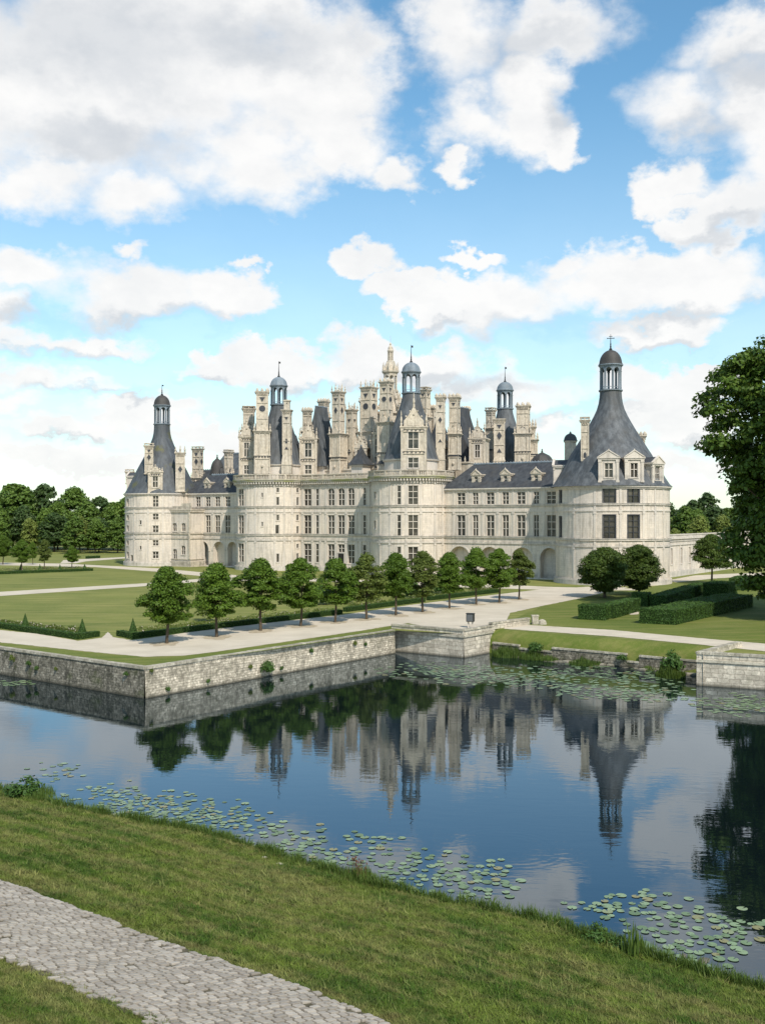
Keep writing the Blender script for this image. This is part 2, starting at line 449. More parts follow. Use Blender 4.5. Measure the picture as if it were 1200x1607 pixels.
def bar(mb, mp, s0, s1, z0, z1, d0, d1, mat=0):
    v = [mp(s0,z0,d0), mp(s1,z0,d0), mp(s1,z1,d0), mp(s0,z1,d0), mp(s0,z0,d1), mp(s1,z0,d1), mp(s1,z1,d1), mp(s0,z1,d1)]
    mb.add(v, [(0,1,2,3),(0,4,5,1),(1,5,6,2),(2,6,7,3),(3,7,4,0)], mat)

def window(mp, h, parent, nx=2, bars=(.5,), name='window', mat=None, barw=.13):
    a, b, c, d = h[:4]; opt = h[4] if len(h) > 4 else {}
    if opt.get('back'): return None
    if b-a <= 1.0:
        mp0 = mp; mp = lambda s, z, d: mp0(s, z, d*.42 if d > 0 else d)
    mb = MB()
    fw = min(.10, (b-a)*.10)
    bar(mb, mp, a, a+fw, c, d, .12, .30); bar(mb, mp, b-fw, b, c, d, .12, .30)
    bar(mb, mp, a+fw, b-fw, c, c+fw, .12, .30); bar(mb, mp, a+fw, b-fw, d-fw, d, .12, .30)
    for i in range(1, nx):
        x = a+(b-a)*i/nx; bar(mb, mp, x-barw/2, x+barw/2, c+fw, d-fw, .10, .28)
    for t in bars:
        z = c+(d-c)*t; bar(mb, mp, a+fw, b-fw, z-barw/2, z+barw/2, .13, .27)
    # raised surround
    e = .16
    bar(mb, mp, a-e, a, c-.02, d+e, -.06, .02); bar(mb, mp, b, b+e, c-.02, d+e, -.06, .02); bar(mb, mp, a, b, d, d+e, -.06, .02)
    bar(mb, mp, a-e, b+e, c-.16, c-.02, -.12, .02)
    mb.add([mp(a,c,.31), mp(b,c,.31), mp(b,d,.31), mp(a,d,.31)], [(0,1,2,3)], 1, [[(a,c),(b,c),(b,d),(a,d)]])
    if opt.get('M') is not None:
        mb.v = [tuple(opt['M'] @ Vector(q)) for q in mb.v]
    return mb.build(name, [mat or M['trim'], M['glass']], parent)

FLOORS_W = [(15.15,17.7),(8.55,13.0)]
FLOORS_K = [(15.15,19.2),(8.55,13.0),(1.9,6.3)]
BANDS = [(15.0,14.72,.20),(13.9,13.6,.14),(8.5,8.2,.24),(7.35,7.0,.18),(1.15,.9,.16)]
def bands(par, mp, s0, s1, step, zmin=0):
    for z1, z0, o in BANDS:
        if z1 < zmin: continue
        mb = MB(); strip(mb, mp, s0, s1, z0, z1, o, step)
        if o > .19: strip(mb, mp, s0, s1, z1, z1+.12, o+.09, step)
        mb.build('string_course', M['trim'], par, smooth=25)
def pilasters(mb, mp, slist, ztop, wd=.42, step=None):
    for s in slist:
        for z0, z1 in ((1.17,6.98),(8.64,13.58),(15.14,ztop)):
            strip(mb, mp, s-wd/2, s+wd/2, z0, z1, .09)
            strip(mb, mp, s-wd/2-.08, s+wd/2+.08, z1-.45, z1, .16)
        strip(mb, mp, s-wd/2, s+wd/2, 7.36, 8.18, .10); strip(mb, mp, s-wd/2, s+wd/2, 13.92, 14.70, .10)

# round tower body with windows given by pixel columns
def tower(name, cx, cy, R, ztop, cols, pil_px, extra_pil=(), wmat=None):
    mp = cyl_map(cx, cy, R)
    holes = []; specs = []
    for (px, wpx, fl, nx, br) in cols:
        th, D = hit_circle(px, cx, cy, R)
        # arc width from the two pixel edges
        t0, _ = hit_circle(px-wpx/2, cx, cy, R); t1, _ = hit_circle(px+wpx/2, cx, cy, R)
        a, b = sorted((t0*R, t1*R))
        if b-a > 3.4 or b-a < .1: a, b = th*R-.45, th*R+.45
        for (z0, z1) in fl:
            h = (a, b, z0, z1); holes.append(h); specs.append((h, nx, br))
    mb = MB()
    hole_wall(mb, mp, PI/2*R, PI/2*R+2*PI*R, 0, ztop, holes, step=R*rad(4.5))
    w = mb.build(name, M['stone'], chateau, smooth=25)
    bands(w, mp, PI/2*R, PI/2*R+2*PI*R, R*rad(5))
    tr = MB(); strip(tr, mp, PI/2*R, PI/2*R+2*PI*R, 0, .9, .42, R*rad(5)); tr.build('plinth', M['trim'], w, smooth=25)
    ths = [hit_circle(p, cx, cy, R)[0]*R for p in pil_px] + list(extra_pil)
    for q in ths:
        tr = MB(); pilasters(tr, mp, [q], ztop); tr.build('pilaster', M['trim'], w)
    for h, nx, br in specs: window(mp, h, w, nx, br, mat=wmat, barw=.1 if wmat else .13)
    return w, mp, specs

X2 = (.36,.68); X1 = (.5,)
def slit(px, w): return (px, w, [(16.0,17.4),(10.6,12.0)], 1, ())
# ---- keep towers A, B (front), C, D (rear)
KR = 8.6; KT = 20.0
slA = [(19.9-1.5,19.9-.5),(15.4,17.2),(12.0,13.1),(8.9,10.8),(5.0,6.1),(2.0,3.9)]
tower_A, mpA, _ = tower('round_tower', 0, 0, KR, KT,
    [(378.6,8.5,FLOORS_K,2,X2),(369.5,4.5,FLOORS_K,1,X2),(411.6,2.5,[(17.2,18.2),(10.4,11.4)],1,()),
     (436,4.5,[(18.3,19.4),(15.3,17.2),(11.7,13.1)],1,()),(434.8,6.5,[(8.6,10.7)],1,()),(436,4.5,[(2.0,4.0)],1,()),
     (467,3.5,[(18.3,19.4),(15.3,17.2),(11.7,13.1),(8.6,10.4),(5.2,6.2),(2.0,4.0)],1,())],
    [387,401,431,446,458])
tower_B, mpB, _ = tower('round_tower', 40, 0, KR, KT,
    [(648,16.0,FLOORS_K,2,X2),(626,6.2,FLOORS_K,1,X2),(588.5,3.2,[(16.5,18.0),(10.0,11.8)],1,())],
    [596,612,637,660,682,694])
tower_C, mpC, _ = tower('round_tower', 41.6, 40.2, KR, KT, [], [])
tower_D, mpD, _ = tower('round_tower', 1.6, 40.2, KR, KT, [], [])
# ---- big corner towers
tower_R, mpR, _ = tower('round_tower', 86.3, 0, 10.7, 18.3,
    [(955.5,19.0,[(15.1,17.8)],2,(.5,)),(993.5,17.5,[(15.1,17.8)],2,(.5,)),(955.5,19.0,[(8.6,12.9)],2,(.28,.52,.76)),(993.5,17.5,[(8.6,12.9)],2,(.28,.52,.76)),
     (958,15.0,[(2.2,6.2)],2,X2),(996,14.0,[(2.2,6.2)],2,X2),(879,3.6,[(15.2,17.6),(8.7,12.6)],1,())],
    [900,933,973,1009,1027,1040], wmat=M['inlay'])
tower_L, mpL, _ = tower('round_tower', -38.4, 0, 9.45, 18.6,
    [(244.5,9.5,[(15.1,18.0)],2,X2),(244.5,9.5,[(11.8,13.4),(8.6,10.4),(5.2,6.7),(2.0,3.8)],2,(.5,)),
     (201,3.2,[(15.3,17.2),(11.7,13.1),(8.8,10.4),(5.2,6.5),(1.9,3.6)],1,()),(221,3.0,[(10.6,11.7),(4.2,5.2)],1,()),
     (207.5,3.6,[(1.2,2.8)],1,())],
    [211,233,256,272])
# ---- flat curtain walls
def flat_wall(name, w0, sL, sR, ztop, cols, arches=(), pil=(), nodepth=False):
    mp = line_map(w0)
    holes = []; specs = []
    for (px, wpx, fl, nx, br, *rest) in cols:
        a, _ = hit_line(px-wpx/2, w0); b, _ = hit_line(px+wpx/2, w0)
        for (z0, z1) in fl:
            opt = dict(rest[0]) if rest else {}
            if opt.get('archtop') and z1 > 18: opt['arch'] = True
            h = (a, b, z0, z1, opt); holes.append(h); specs.append((h, nx, br))
    for (px, wpx, z0, z1) in arches:
        a, _ = hit_line(px-wpx/2, w0); b, _ = hit_line(px+wpx/2, w0)
        holes.append((a, b, z0, z1, {'arch': True, 'back': True, 'depth': 1.5}))
    mb = MB(); hole_wall(mb, mp, sL, sR, 0, ztop, holes)
    wl = mb.build(name, M['stone'], chateau)
    bands(wl, mp, sL, sR, None, 2 if arches else 0)
    if not arches: tr = MB(); strip(tr, mp, sL, sR, 0, .9, .42); tr.build('plinth', M['trim'], wl)
    for p in pil:
        s, _ = hit_line(p, w0); tr = MB()
        for z0, z1 in ((8.64,13.58),(15.14,ztop-.3)) + (() if arches else ((1.17,6.98),)):
            strip(tr, mp, s-.22, s+.22, z0, z1, .10); strip(tr, mp, s-.3, s+.3, z1-.4, z1, .17)
        tr.build('pilaster', M['trim'], wl)
    for (px, wpx, z0, z1) in arches:      # archivolt and imposts
        tr = MB()
        a, _ = hit_line(px-wpx/2, w0); b, _ = hit_line(px+wpx/2, w0)
        r = (b-a)/2; c = (a+b)/2; N = 14
        for k in range(N):
            t0 = PI*k/N; t1 = PI*(k+1)/N
            q = [(c-(r+e)*math.cos(t), z1-r+(r+e)*math.sin(t)) for e, t in ((0,t0),(0,t1),(.3,t1),(.3,t0))]
            tr.add([mp(x,z,-.08) for x,z in q] + [mp(x,z,.03) for x,z in q], [(0,1,2,3),(3,2,6,7),(0,4,5,1)], 0)
        strip(tr, mp, a-.45, a-.01, z1-r-.35, z1-r-.02, .14); strip(tr, mp, b+.01, b+.45, z1-r-.35, z1-r-.02, .14)
        tr.build('archivolt', M['trim'], wl)
    for h, nx, br in specs:
        window(mp, h, wl, nx, br)
    return wl
AT = {'archtop': True}
front = flat_wall('curtain_wall', 0.0, 8.2, 31.8, KT,
    [(482.7,11.7,FLOORS_K,2,X2),(498,4.8,FLOORS_K,1,X2),(519.6,10.5,FLOORS_K,2,X2,AT),(535.5,10.5,FLOORS_K[:2],2,X2,AT),
     (535.5,10.5,[(4.4,6.3)],2,X1),(551,10.5,FLOORS_K,2,X2,AT),(572,4.6,FLOORS_K,1,X2)],
    pil=[475,490.5,503,511.5,527.5,543.3,559.5,566,579])
# door under the centre window
dm = MB(); sd, _ = hit_line(535.5, 0.0)
dm.box(sd-.85, sd+.85, -.10, .3, 0.9, 4.1, 0); dm.box(sd-1.05, sd-.86, -.16, .2, .9, 4.2, 1); dm.box(sd+.86, sd+1.05, -.16, .2, .9, 4.2, 1); dm.box(sd-1.1, sd+1.1, -.2, .2, 4.21, 4.38, 1)
dm.box(sd-.03, sd+.03, -.13, .25, 0.92, 4.05, 2)
dm.build('door', [M['door'], M['trim'], M['iron']], chateau)
for k, (z, o) in enumerate(((.30,2.4),(.60,1.9),(.88,1.4))):
    pass
stp = MB()
for k in range(5): stp.box(sd-3+.1*k, sd+3-.1*k, -2.6+.4*k, -.45, -.1, .18*(k+1), 0)
stp.build('entrance_steps', M['trim'], chateau)

wing_right = flat_wall('wing_wall', 0.0, 47.8, 75.9, 18.6,
    [(p, w, FLOORS_W, 2, X2) for p, w in ((723.3,13),(745.6,9),(769,12.6),(792.8,10.4),(817.3,13.4),(841,8.7),(864.6,14.7))],
    arches=[(721,32,0.3,6.35),(768,29,.3,6.35),(819,34,.3,6.35),(861.3,28,.3,6.35)], pil=[712,734,757,781,805,829,853])
wing_left = flat_wall('wing_wall', 0.0, -30.2, -7.6, 18.6,
    [(p, w, FLOORS_W, 2, X2) for p, w in ((311.3,7.6),(326.8,7.8),(341.8,8),(357.5,8.2))],
    arches=[(318.2,19,.3,6.35),(343.6,17.5,.3,6.35),(364.5,14,.3,6.35)], pil=[319,334.3,349.6])
# bodies behind the walls (rear and side faces, floors of the terrace)
bd = MB()
bd.box(48.5, 75.5, 1.6, 12, 0, 18.55); bd.box(-30, -8, 1.6, 11, 0, 18.55)
bd.box(-.5, 42, .45, 8, 0, 19.9); bd.box(-7.2, 49, 8, 34, 0, 19.95) if False else bd.box(0.0, 41.8, 8.2, 40, 0, 19.93)
bd.build('rear_wall', M['stone'], chateau)
# keep crown: cornice, moss, consoles, balustrade
def crown_ring(mp, s0, s1, step, name='balustrade'):
    cor = MB(); bal = MB()
    strip(cor, mp, s0, s1, 19.75, 20.05, .18, step); 
    strip(cor, mp, s0, s1, 20.75, 21.1, .85, step, 1); strip(cor, mp, s0, s1, 21.1, 21.32, 1.0, step, 1)
    strip(cor, mp, s0, s1, 20.05, 20.74, .12, step)
    n = int((s1-s0)/.62)
    for i in range(n):
        s = s0 + (i+.5)*(s1-s0)/n
        bar(cor, mp, s-.15, s+.15, 20.22, 20.74, -.72, 0)
        bar(cor, mp, s-.12, s+.12, 20.08, 20.22, -.42, 0)
    strip(bal, mp, s0, s1, 21.32, 21.47, .80, step); 
    n = int((s1-s0)/.36)
    mp2 = lambda s, z, d: mp(s, z, d)
    for i in range(n):
        s = s0 + (i+.5)*(s1-s0)/n
        if i % 9 == 0: bar(bal, mp2, s-.2, s+.2, 21.47, 22.32, -.82, -.42)
        else:
            bar(bal, mp2, s-.075, s+.075, 21.47, 22.32, -.70, -.54)
            bar(bal, mp2, s-.11, s+.11, 21.60, 21.86, -.74, -.50)
    # rail
    ns = max(1, int(math.ceil((s1-s0)/step))) if step else 1
    for i in range(ns):
        a = s0+(s1-s0)*i/ns; b = s0+(s1-s0)*(i+1)/ns
        bar(bal, mp, a, b, 22.32, 22.52, -.86, -.38); 
        bal.add([mp(a,22.52,-.86), mp(b,22.52,-.86), mp(b,22.52,-.38), mp(a,22.52,-.38)], [(0,1,2,3)])
    # terrace floor edge
    for i in range(ns):
        a = s0+(s1-s0)*i/ns; b = s0+(s1-s0)*(i+1)/ns
        bal.add([mp(a,21.34,-.8), mp(b,21.34,-.8), mp(b,21.34,1.2), mp(a,21.34,1.2)], [(0,1,2,3)])
    c = cor.build('cornice', [M['trim'], M['moss']], chateau)
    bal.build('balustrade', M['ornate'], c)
def ang_range(a0, a1, R): return a0*R, a1*R
for (cx, cy, a0, a1) in ((0,0,rad(90),rad(360)),(40,0,rad(180),rad(450)),(41.6,40.2,rad(270),rad(540)),(1.6,40.2,rad(0),rad(270))):
    crown_ring(cyl_map(cx, cy, KR), a0*KR, a1*KR, KR*rad(5))
crown_ring(line_map(0.0), 9.4, 30.6, None)
ter = MB(); ter.box(-.2, 42, 1.25, 40, 20.6, 21.36)
for (cx, cy) in ((0,0),(40,0),(41.6,40.2),(1.6,40.2)): ter.lathe(cx, cy, [(KR-.3,19.9),(KR-.3,21.30)], 40)
ter.build('terrace_floor', M['trim'], chateau)
# eaves cornice of wings and corner towers
for mp, s0, s1, st, zt in ((line_map(0.0),47.8,75.9,None,18.6),(line_map(0.0),-30.2,-7.6,None,18.6),
        (mpR,PI/2*10.7,PI/2*10.7+2*PI*10.7,.8,18.3),(mpL,PI/2*9.45,PI/2*9.45+2*PI*9.45,.8,18.6)):
    ev = MB(); strip(ev, mp, s0, s1, zt-.55, zt-.28, .22, st); strip(ev, mp, s0, s1, zt-.28, zt, .42, st)
    ev.build('eaves_cornice', M['trim'], chateau, smooth=25)

# ---- slate roofs
def facing(px):
    r = ray(px); return math.atan2(-r[0], r[1])
def frame(s, w, phi): return Matrix.Translation((s, w, 0)) @ Matrix.Rotation(phi, 4, 'Z')

def hip_roof(name, sL, sR, w0, w1, ze, zr, hipL, hipR, mat='slate_dark', parent=chateau, over=.45):
    mb = MB(); wm = (w0+w1)/2
    a = (sL-over, w0-over, ze); b = (sR+over, w0-over, ze); c = (sR+over, w1+over, ze); d = (sL-over, w1+over, ze)
    e = (sL+hipL, wm, zr); f = (sR-hipR, wm, zr)
    mb.add([a,b,c,d,e,f], [(0,1,5,4),(1,2,5),(2,3,4,5),(3,0,4),(0,3,2,1)])
    o = mb.build(name, M[mat], parent)
    rg = MB(); rg.tube((e[0],e[1],e[2]+.02),(f[0],f[1],f[2]+.02),.22,.22,6)
    n = max(2,int((f[0]-e[0])/.7))
    for i in range(n): rg.ball((e[0]+(f[0]-e[0])*(i+.5)/n, wm, zr+.26), .16, 0, 4)
    rg.build('ridge_crest', M['lead'], o)
    return o
def s_of(px, w): return hit_line(px, w)[0]
hip_roof('slate_roof', 48.4, 75.4, 0, 11.5, 18.6, 23.9, 4.0, 3.0)
hip_roof('slate_roof', -30.0, -6.0, 0, 10.5, 18.62, 23.4, 4.5, 1.0)
hip_roof('slate_roof', 66.0, 84.0, 2.0, 9.5, 18.55, 22.6, 1.0, 1.0)

def cone(name, cx, cy, prof, mat, n=48):
    mb = MB(); mb.lathe(cx, cy, prof, n); return mb.build(name, M[mat], chateau, smooth=35)
def lantern(cx, cy, z0, r, hcol, hdome, spire, dome_mat='lead', ncol=8, cross=False):
    root = MB()
    root.lathe(cx, cy, [(r*1.06,z0),(r*1.12,z0+.12),(r*1.12,z0+.3),(r*.9,z0+.35)], 24)
    rb = r*.92
    for i in range(ncol):
        a = 2*PI*(i+.5)/ncol + rad(12)
        x, y = cx+rb*math.cos(a), cy+rb*math.sin(a)
        root.lathe(x, y, [(r*.15,z0+.3),(r*.12,z0+.5),(r*.11,z0+hcol-1.1),(r*.16,z0+hcol-.9)], 8)
    # arches between columns
    mp = cyl_map(cx, cy, r*1.0)
    per = 2*PI*r/ncol; off = (PI/ncol + rad(12))*r
    for i in range(ncol):
        s0 = off + per*i + per*.14; s1 = off + per*(i+1) - per*.14; c = (s0+s1)/2; rr = (s1-s0)/2; N = 6
        zt = z0+hcol-.25; zs = z0+hcol-.35-rr*1.0
        for k in range(N):
            p = (c-rr*math.cos(PI*k/N), zs+rr*math.sin(PI*k/N)); q = (c-rr*math.cos(PI*(k+1)/N), zs+rr*math.sin(PI*(k+1)/N))
            root.add([mp(p[0],p[1],0), mp(q[0],q[1],0), mp(q[0],zt,0), mp(p[0],zt,0), mp(p[0],p[1],r*.2), mp(q[0],q[1],r*.2)], [(0,1,2,3),(0,4,5,1)])
        e0 = s1-.001; e1 = s1 + per*.28
        strip(root, mp, e0, e1, zs-.05, zt, 0.0)
    root.lathe(cx, cy, [(r*.8,z0+hcol-.3),(r*1.02,z0+hcol-.28),(r*1.08,z0+hcol),(r*1.16,z0+hcol+.1),(r*1.16,z0+hcol+.3),(r*1.0,z0+hcol+.34)], 24)
    # low railing between columns
    strip(root, mp, 0, 2*PI*r, z0+.75, z0+.85, .0, .6)
    o = root.build('lantern', M['lead'], chateau, smooth=30)
    dm = MB(); zd = z0+hcol+.3
    prof = [(r*1.14,zd)] + [(r*1.06*math.cos(t), zd+.1+hdome*math.sin(t)) for t in [rad(x) for x in (4,15,28,40,52,64,75,84)]] + [(.14, zd+.1+hdome)]
    dm.lathe(cx, cy, prof, 28)
    dm.build('dome', M[dome_mat], o, smooth=50)
    sp = MB(); zt = zd+hdome
    sp.lathe(cx, cy, [(.30,zt),(.34,zt+.25),(.14,zt+.5),(.17,zt+.8),(.10,zt+1.1),(.035,zt+spire)], 8)
    sp.ball((cx,cy,zt+1.25), .16)
    if cross:
        sp.M = frame(cx, cy, facing(957)); sp.box(-.62,.62,-.05,.05,zt+spire*.74-.06,zt+spire*.74+.06); sp.box(-.32,.32,-.05,.05,zt+spire*.86-.05,zt+spire*.86+.05); sp.ball((-.62,0,zt+spire*.74),.1); sp.ball((.62,0,zt+spire*.74),.1)
    else:
        sp.M = frame(cx, cy, facing(600)); sp.box(-.05,.42,-.03,.03,zt+spire*.85,zt+spire*.97)
    sp.build('spire', M['iron'], o)
    return o
profK = [(6.25,25.0),(5.95,25.3),(5.55,26.6),(5.15,28.4),(4.6,30.3),(4.0,32.2),(3.35,34.2),(2.75,35.9),(2.3,37.4),(2.0,38.5),(1.88,39.4)]
for (cx, cy) in ((0,0),(40,0),(41.6,40.2)):
    if (cx,cy) == (0,0):  cxx, cyy = 1.1, 1.0     # roof axis
    else: cxx, cyy = cx, cy
    dr = MB(); dr.lathe(cxx, cyy, [(5.9,21.3),(5.9,24.55),(6.2,24.7),(6.3,25.0)], 40); dr.build('tower_drum', M['trim'], chateau, smooth=35)
    cone('cone_roof', cxx, cyy, profK, 'slate')
    lantern(cxx, cyy, 39.4, 1.9, 4.6, 2.0, 3.9)
dr = MB(); dr.lathe(1.6, 40.2, [(5.9,21.3),(5.9,25.0)], 32); dr.build('tower_drum', M['trim'], chateau, smooth=35)
cone('cone_roof', 1.6, 40.2, [(6.2,25),(5.2,28),(3.4,33),(1.2,37.2),(.1,38)], 'slate')
profR = [(11.5,18.3),(11.0,18.75),(10.25,19.9),(9.45,21.3),(8.5,23.0),(7.55,24.7),(6.6,26.2),(5.6,27.8),(4.75,29.2),(3.95,30.6),(3.2,32.0),(2.65,33.2),(2.3,34.4),(2.12,35.6),(2.05,36.7)]
cone('cone_roof', 86, 0, profR, 'slate', 64)
lantern(86, 0, 36.7, 2.05, 4.9, 2.75, 3.2, 'dome_brown', 8, True)
profL = [(r*.86 if i < 9 else r*(.86+.14*(i-8)/6), z+.1) for i, (r, z) in enumerate(profR)]
cone('cone_roof', -38.4, 0, profL, 'slate_moss', 56)
lantern(-38.4, 0, 36.7, 2.0, 4.9, 2.6, 2.9, 'dome_brown', 8)

# ---- dormers
def pinnacle(mb, x, y, z, h, r=.16, mat=0):
    mb.lathe(x, y, [(r*1.1,z),(r*1.1,z+h*.18),(r*.6,z+h*.22),(r*1.15,z+h*.38),(r*.9,z+h*.52),(r*.4,z+h*.66),(r*.6,z+h*.74),(.03,z+h)], 6, mat)
def dormer(s, w, phi, W, z0, zc, wins, depth=3.0, gable=1.8, fin=.9, style='ornate', nx=2):
    Mx = frame(s, w, phi)
    mb = MB(); mb.M = Mx
    mp = lambda a, z, d: (a, d, z)
    holes = []
    for (x0, x1, za, zb) in wins: holes.append((x0, x1, za, zb, {'M': Mx}))
    hole_wall(mb, mp, -W/2, W/2, z0, zc, holes, depth=.3)
    e = W/2
    for sx in (-1, 1):
        mb.add([(sx*e,0,z0),(sx*e,depth,z0),(sx*e,depth,zc),(sx*e,0,zc)], [(0,1,2,3)])
    # corner pilasters, sill, cornice
    for sx in (-1, 1):
        x0, x1 = sorted((sx*(e+.12), sx*(e-.38)))
        mb.box(x0, x1, -.16, .1, z0, zc-.5)
        mb.box(x0-.06, x1+.06, -.22, .12, zc-.95, zc-.55)
        mb.box(x0-.06, x1+.06, -.22, .12, z0, z0+.35)
    for (za, ex) in ((zc-.55,.22),(zc-.27,.36)): mb.box(-e-ex, e+ex, -ex, depth, za, za+.27)
    if style == 'ornate':
        # frieze of little slate discs
        n = 6
        for row in ((z0 + (zc-z0)*.40) if len(wins) > 1 else None, zc-.85):
            if row is None: continue
            mb.box(-e-.1, e+.1, -.19, .1, row-.33, row-.25); mb.box(-e-.1, e+.1, -.19, .1, row+.25, row+.33)
            for i in range(n):
                x = -e + (i+.5)*W/n
                if len(wins) > 1 or True:
                    mb.add([(x+.18*math.cos(t*PI/3), -.20, row+.18*math.sin(t*PI/3)) for t in range(6)], [tuple(range(6))], 1)
    zt = zc+.0
    # pediment
    g0, g1 = e+.2, .12
    if style == 'ornate':
        pts = [(-e*.82,zt),(e*.82,zt),(e*.80,zt+gable*.30),(e*.46,zt+gable*.55),(.16,zt+gable),(-.16,zt+gable),(-e*.46,zt+gable*.55),(-e*.80,zt+gable*.30)]
        mb.prism_y(pts, -.05, .5)
        for sx in (-1, 1):
            pinnacle(mb, sx*(e+.02), .1, zt, gable*.85, .22)
            mb.ball((sx*e*.62, -.02, zt+gable*.52), .22, 0, 5); mb.ball((sx*e*.30, -.02, zt+gable*.80), .18, 0, 5)
        mb.box(-e*.5, e*.5, -.14, 0, zt+.12, zt+gable*.42); mb.ball((0,-.12,zt+gable*.62), .2, 0, 5)
        pinnacle(mb, 0, .15, zt+gable, fin*1.3, .24)
        # roof of the dormer
        mb.add([(-e,.4,zt),(0,.4,zt+gable*.85),(0,depth,zt+gable*.85),(-e,depth,zt),(e,.4,zt),(e,depth,zt)], [(0,1,2,3),(1,4,5,2)], 1)
    else:
        mb.prism_y([(-g0,zt),(g0,zt),(0,zt+gable)], -.32, .0); mb.prism_y([(-g0-.14,zt+.02),(-g0+.14,zt+.0),(0,zt+gable-.02),(g0-.14,zt),(g0+.14,zt+.02),(0,zt+gable+.2)], -.44, .04)
        mb.add([(-g0,-.02,zt),(0,-.02,zt+gable),(0,depth,zt+gable),(-g0,depth,zt),(g0,-.02,zt),(g0,depth,zt)], [(0,1,2,3),(1,4,5,2)], 1)
        if fin: pinnacle(mb, 0, -.2, zt+gable, fin, .14)
    if style == 'scroll':
        for sx in (-1,1): mb.prism_y([(sx*(e+.1),z0-.05),(sx*(e+.65),z0-.05),(sx*(e+.6),z0+.35),(sx*(e+.1),z0+(zc-z0)*.55)], -.1, .2)
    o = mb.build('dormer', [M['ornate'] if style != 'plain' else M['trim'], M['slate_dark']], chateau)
    for h in holes: window(mp, h, o, nx if h[1]-h[0] > .7 else 1, (.5,) if h[3]-h[2] < 2.6 else (.56,))
    return o

def dor_px(px, w, wpx, ybase, ycor, wins_px, phi=None, **kw):
    """front centre at pixel column px on local depth w; widths in photo pixels"""
    s, D = hit_line(px, w); k = D/F
    if phi is None: phi = facing(px)
    W = wpx*k/ (1.0 if abs(phi) > .3 else ct)
    wins = [(a*k/(1.0 if abs(phi) > .3 else ct), b*k/(1.0 if abs(phi) > .3 else ct), zy(y1, D), zy(y0, D)) for a, b, y0, y1 in wins_px]
    return dormer(s, w, phi, W, zy(ybase, D), zy(ycor, D), wins, **kw)

# keep dormers
dor_px(387, -5.0, 22, 745, 684, [(-4,4,694.5,717),(-4,4,730,744)], depth=5, gable=2.8, fin=1.5)
dor_px(483.5, 3.0, 26, 745, 687, [(-5.5,5.5,695,717.5),(-5.5,5.5,729.5,744)], phi=facing(483.5)*.8, depth=5, gable=3.0, fin=.8)
dor_px(649, -6.4, 39, 737, 669, [(-9,7.5,677,704),(-9,7.5,718,734.5)], depth=4.5, gable=4.0, fin=2.4)
dor_px(748.5, 20, 24, 731, 687, [(-4,4,697.5,718.5)], phi=facing(748)*.6, depth=5, gable=3.0, fin=1.4)
dor_px(605.5-2, 9.0, 30, 745, 678, [(-16.5+1,-11.5+1,688,712),(-16.5+1,-11.5+1,726,738)], phi=0.25, depth=6, gable=2.2, fin=1.0)
# corner tower R
def rim(px, cx, cy, R):
    th, D = hit_circle(px, cx, cy, R); return cx+R*math.cos(th), cy+R*math.sin(th), th, D
for px, wpx, wn, ang in ((954.5,29,(-6.5,6.5),0),(994.5,27,(-5.8,5.6),0)):
    s, w, th, D = rim(px, 86, 0, 10.6); k = D/F
    dormer(s, w, facing(px)*.5 + (th-PI*3/2)*.5, wpx*k*1.02, zy(757,D), zy(717,D), [(wn[0]*k, wn[1]*k, zy(749.5,D), zy(726.5,D))], depth=5.5, gable=1.15, fin=.35, style='plain')
for a, W in ((rad(345),3.3),(rad(200),3.2),(rad(60),3.2),(rad(130),3.2)):
    dormer(86+10.6*math.cos(a), 10.6*math.sin(a), a-PI*3/2, W, 18.7, 22.6, [(-.75,.75,19.4,21.9)], depth=5, gable=1.1, fin=.3, style='plain')
# corner tower L
s, w, th, D = rim(244, -38.4, 0, 9.1); k = D/F
dormer(s, w, facing(244), 21*k, zy(774,D), zy(739.5,D), [(-4.3*k,4.3*k,zy(765,D),zy(747.5,D))], depth=4.5, gable=1.2, fin=.5, style='ornate')
a = rad(203)
dormer(-38.4+9.1*math.cos(a), 9.1*math.sin(a), a-PI*3/2, 3.0, 18.7, 23.4, [(-.6,.6,19.8,22.2)], depth=4.5, gable=.9, fin=.4, style='plain')
# wing roof dormers
for px, w0 in ((747,1.2),(793,1.2),(841,1.2)):
    s, D = hit_line(px, w0)
    dormer(s, w0, 0, 1.75, 19.0, 21.6, [(-.38,.38,19.7,21.1)], depth=3.2, gable=.8, fin=.45, style='scroll', nx=1)
for px in (325.5, 357):
    s, D = hit_line(px, 1.2)
    dormer(s, 1.2, 0, 1.6, 19.0, 21.5, [(-.34,.34,19.7,21.0)], depth=3.2, gable=.8, fin=.45, style='scroll', nx=1)

# ---- chimneys
def motif(mb, kind, x, y, z, r, axis):
    """slate inlay with a thin stone frame, on face 'f' (y = const) or 's' (x = const)"""
    n = {'tri': 3, 'itri': 3, 'dia': 4, 'disc': 12}[kind]
    a0 = {'tri': PI/2, 'itri': -PI/2, 'dia': PI/2, 'disc': 0}[kind]
    sx = .62 if kind == 'dia' else 1.0
    for rr, e, mt in ((r*1.55, .05, 0), (r*1.25, .075, 1)):
        pts = []
        for i in range(n):
            a = a0+2*PI*i/n; u = rr*sx*math.cos(a); v = rr*math.sin(a)
            pts.append((x+u, y-e, z+v) if axis == 'f' else (x+e, y+u, z+v))
        mb.add(pts, [tuple(range(n))], mt)
        # rim
        for i in range(n):
            p, q = pts[i], pts[(i+1)%n]
            if axis == 'f': mb.add([p,q,(q[0],y+.02,q[2]),(p[0],y+.02,p[2])], [(0,1,2,3)], mt)
            else: mb.add([p,q,(x-.02,q[1],q[2]),(x-.02,p[1],p[2])], [(0,1,2,3)], mt)
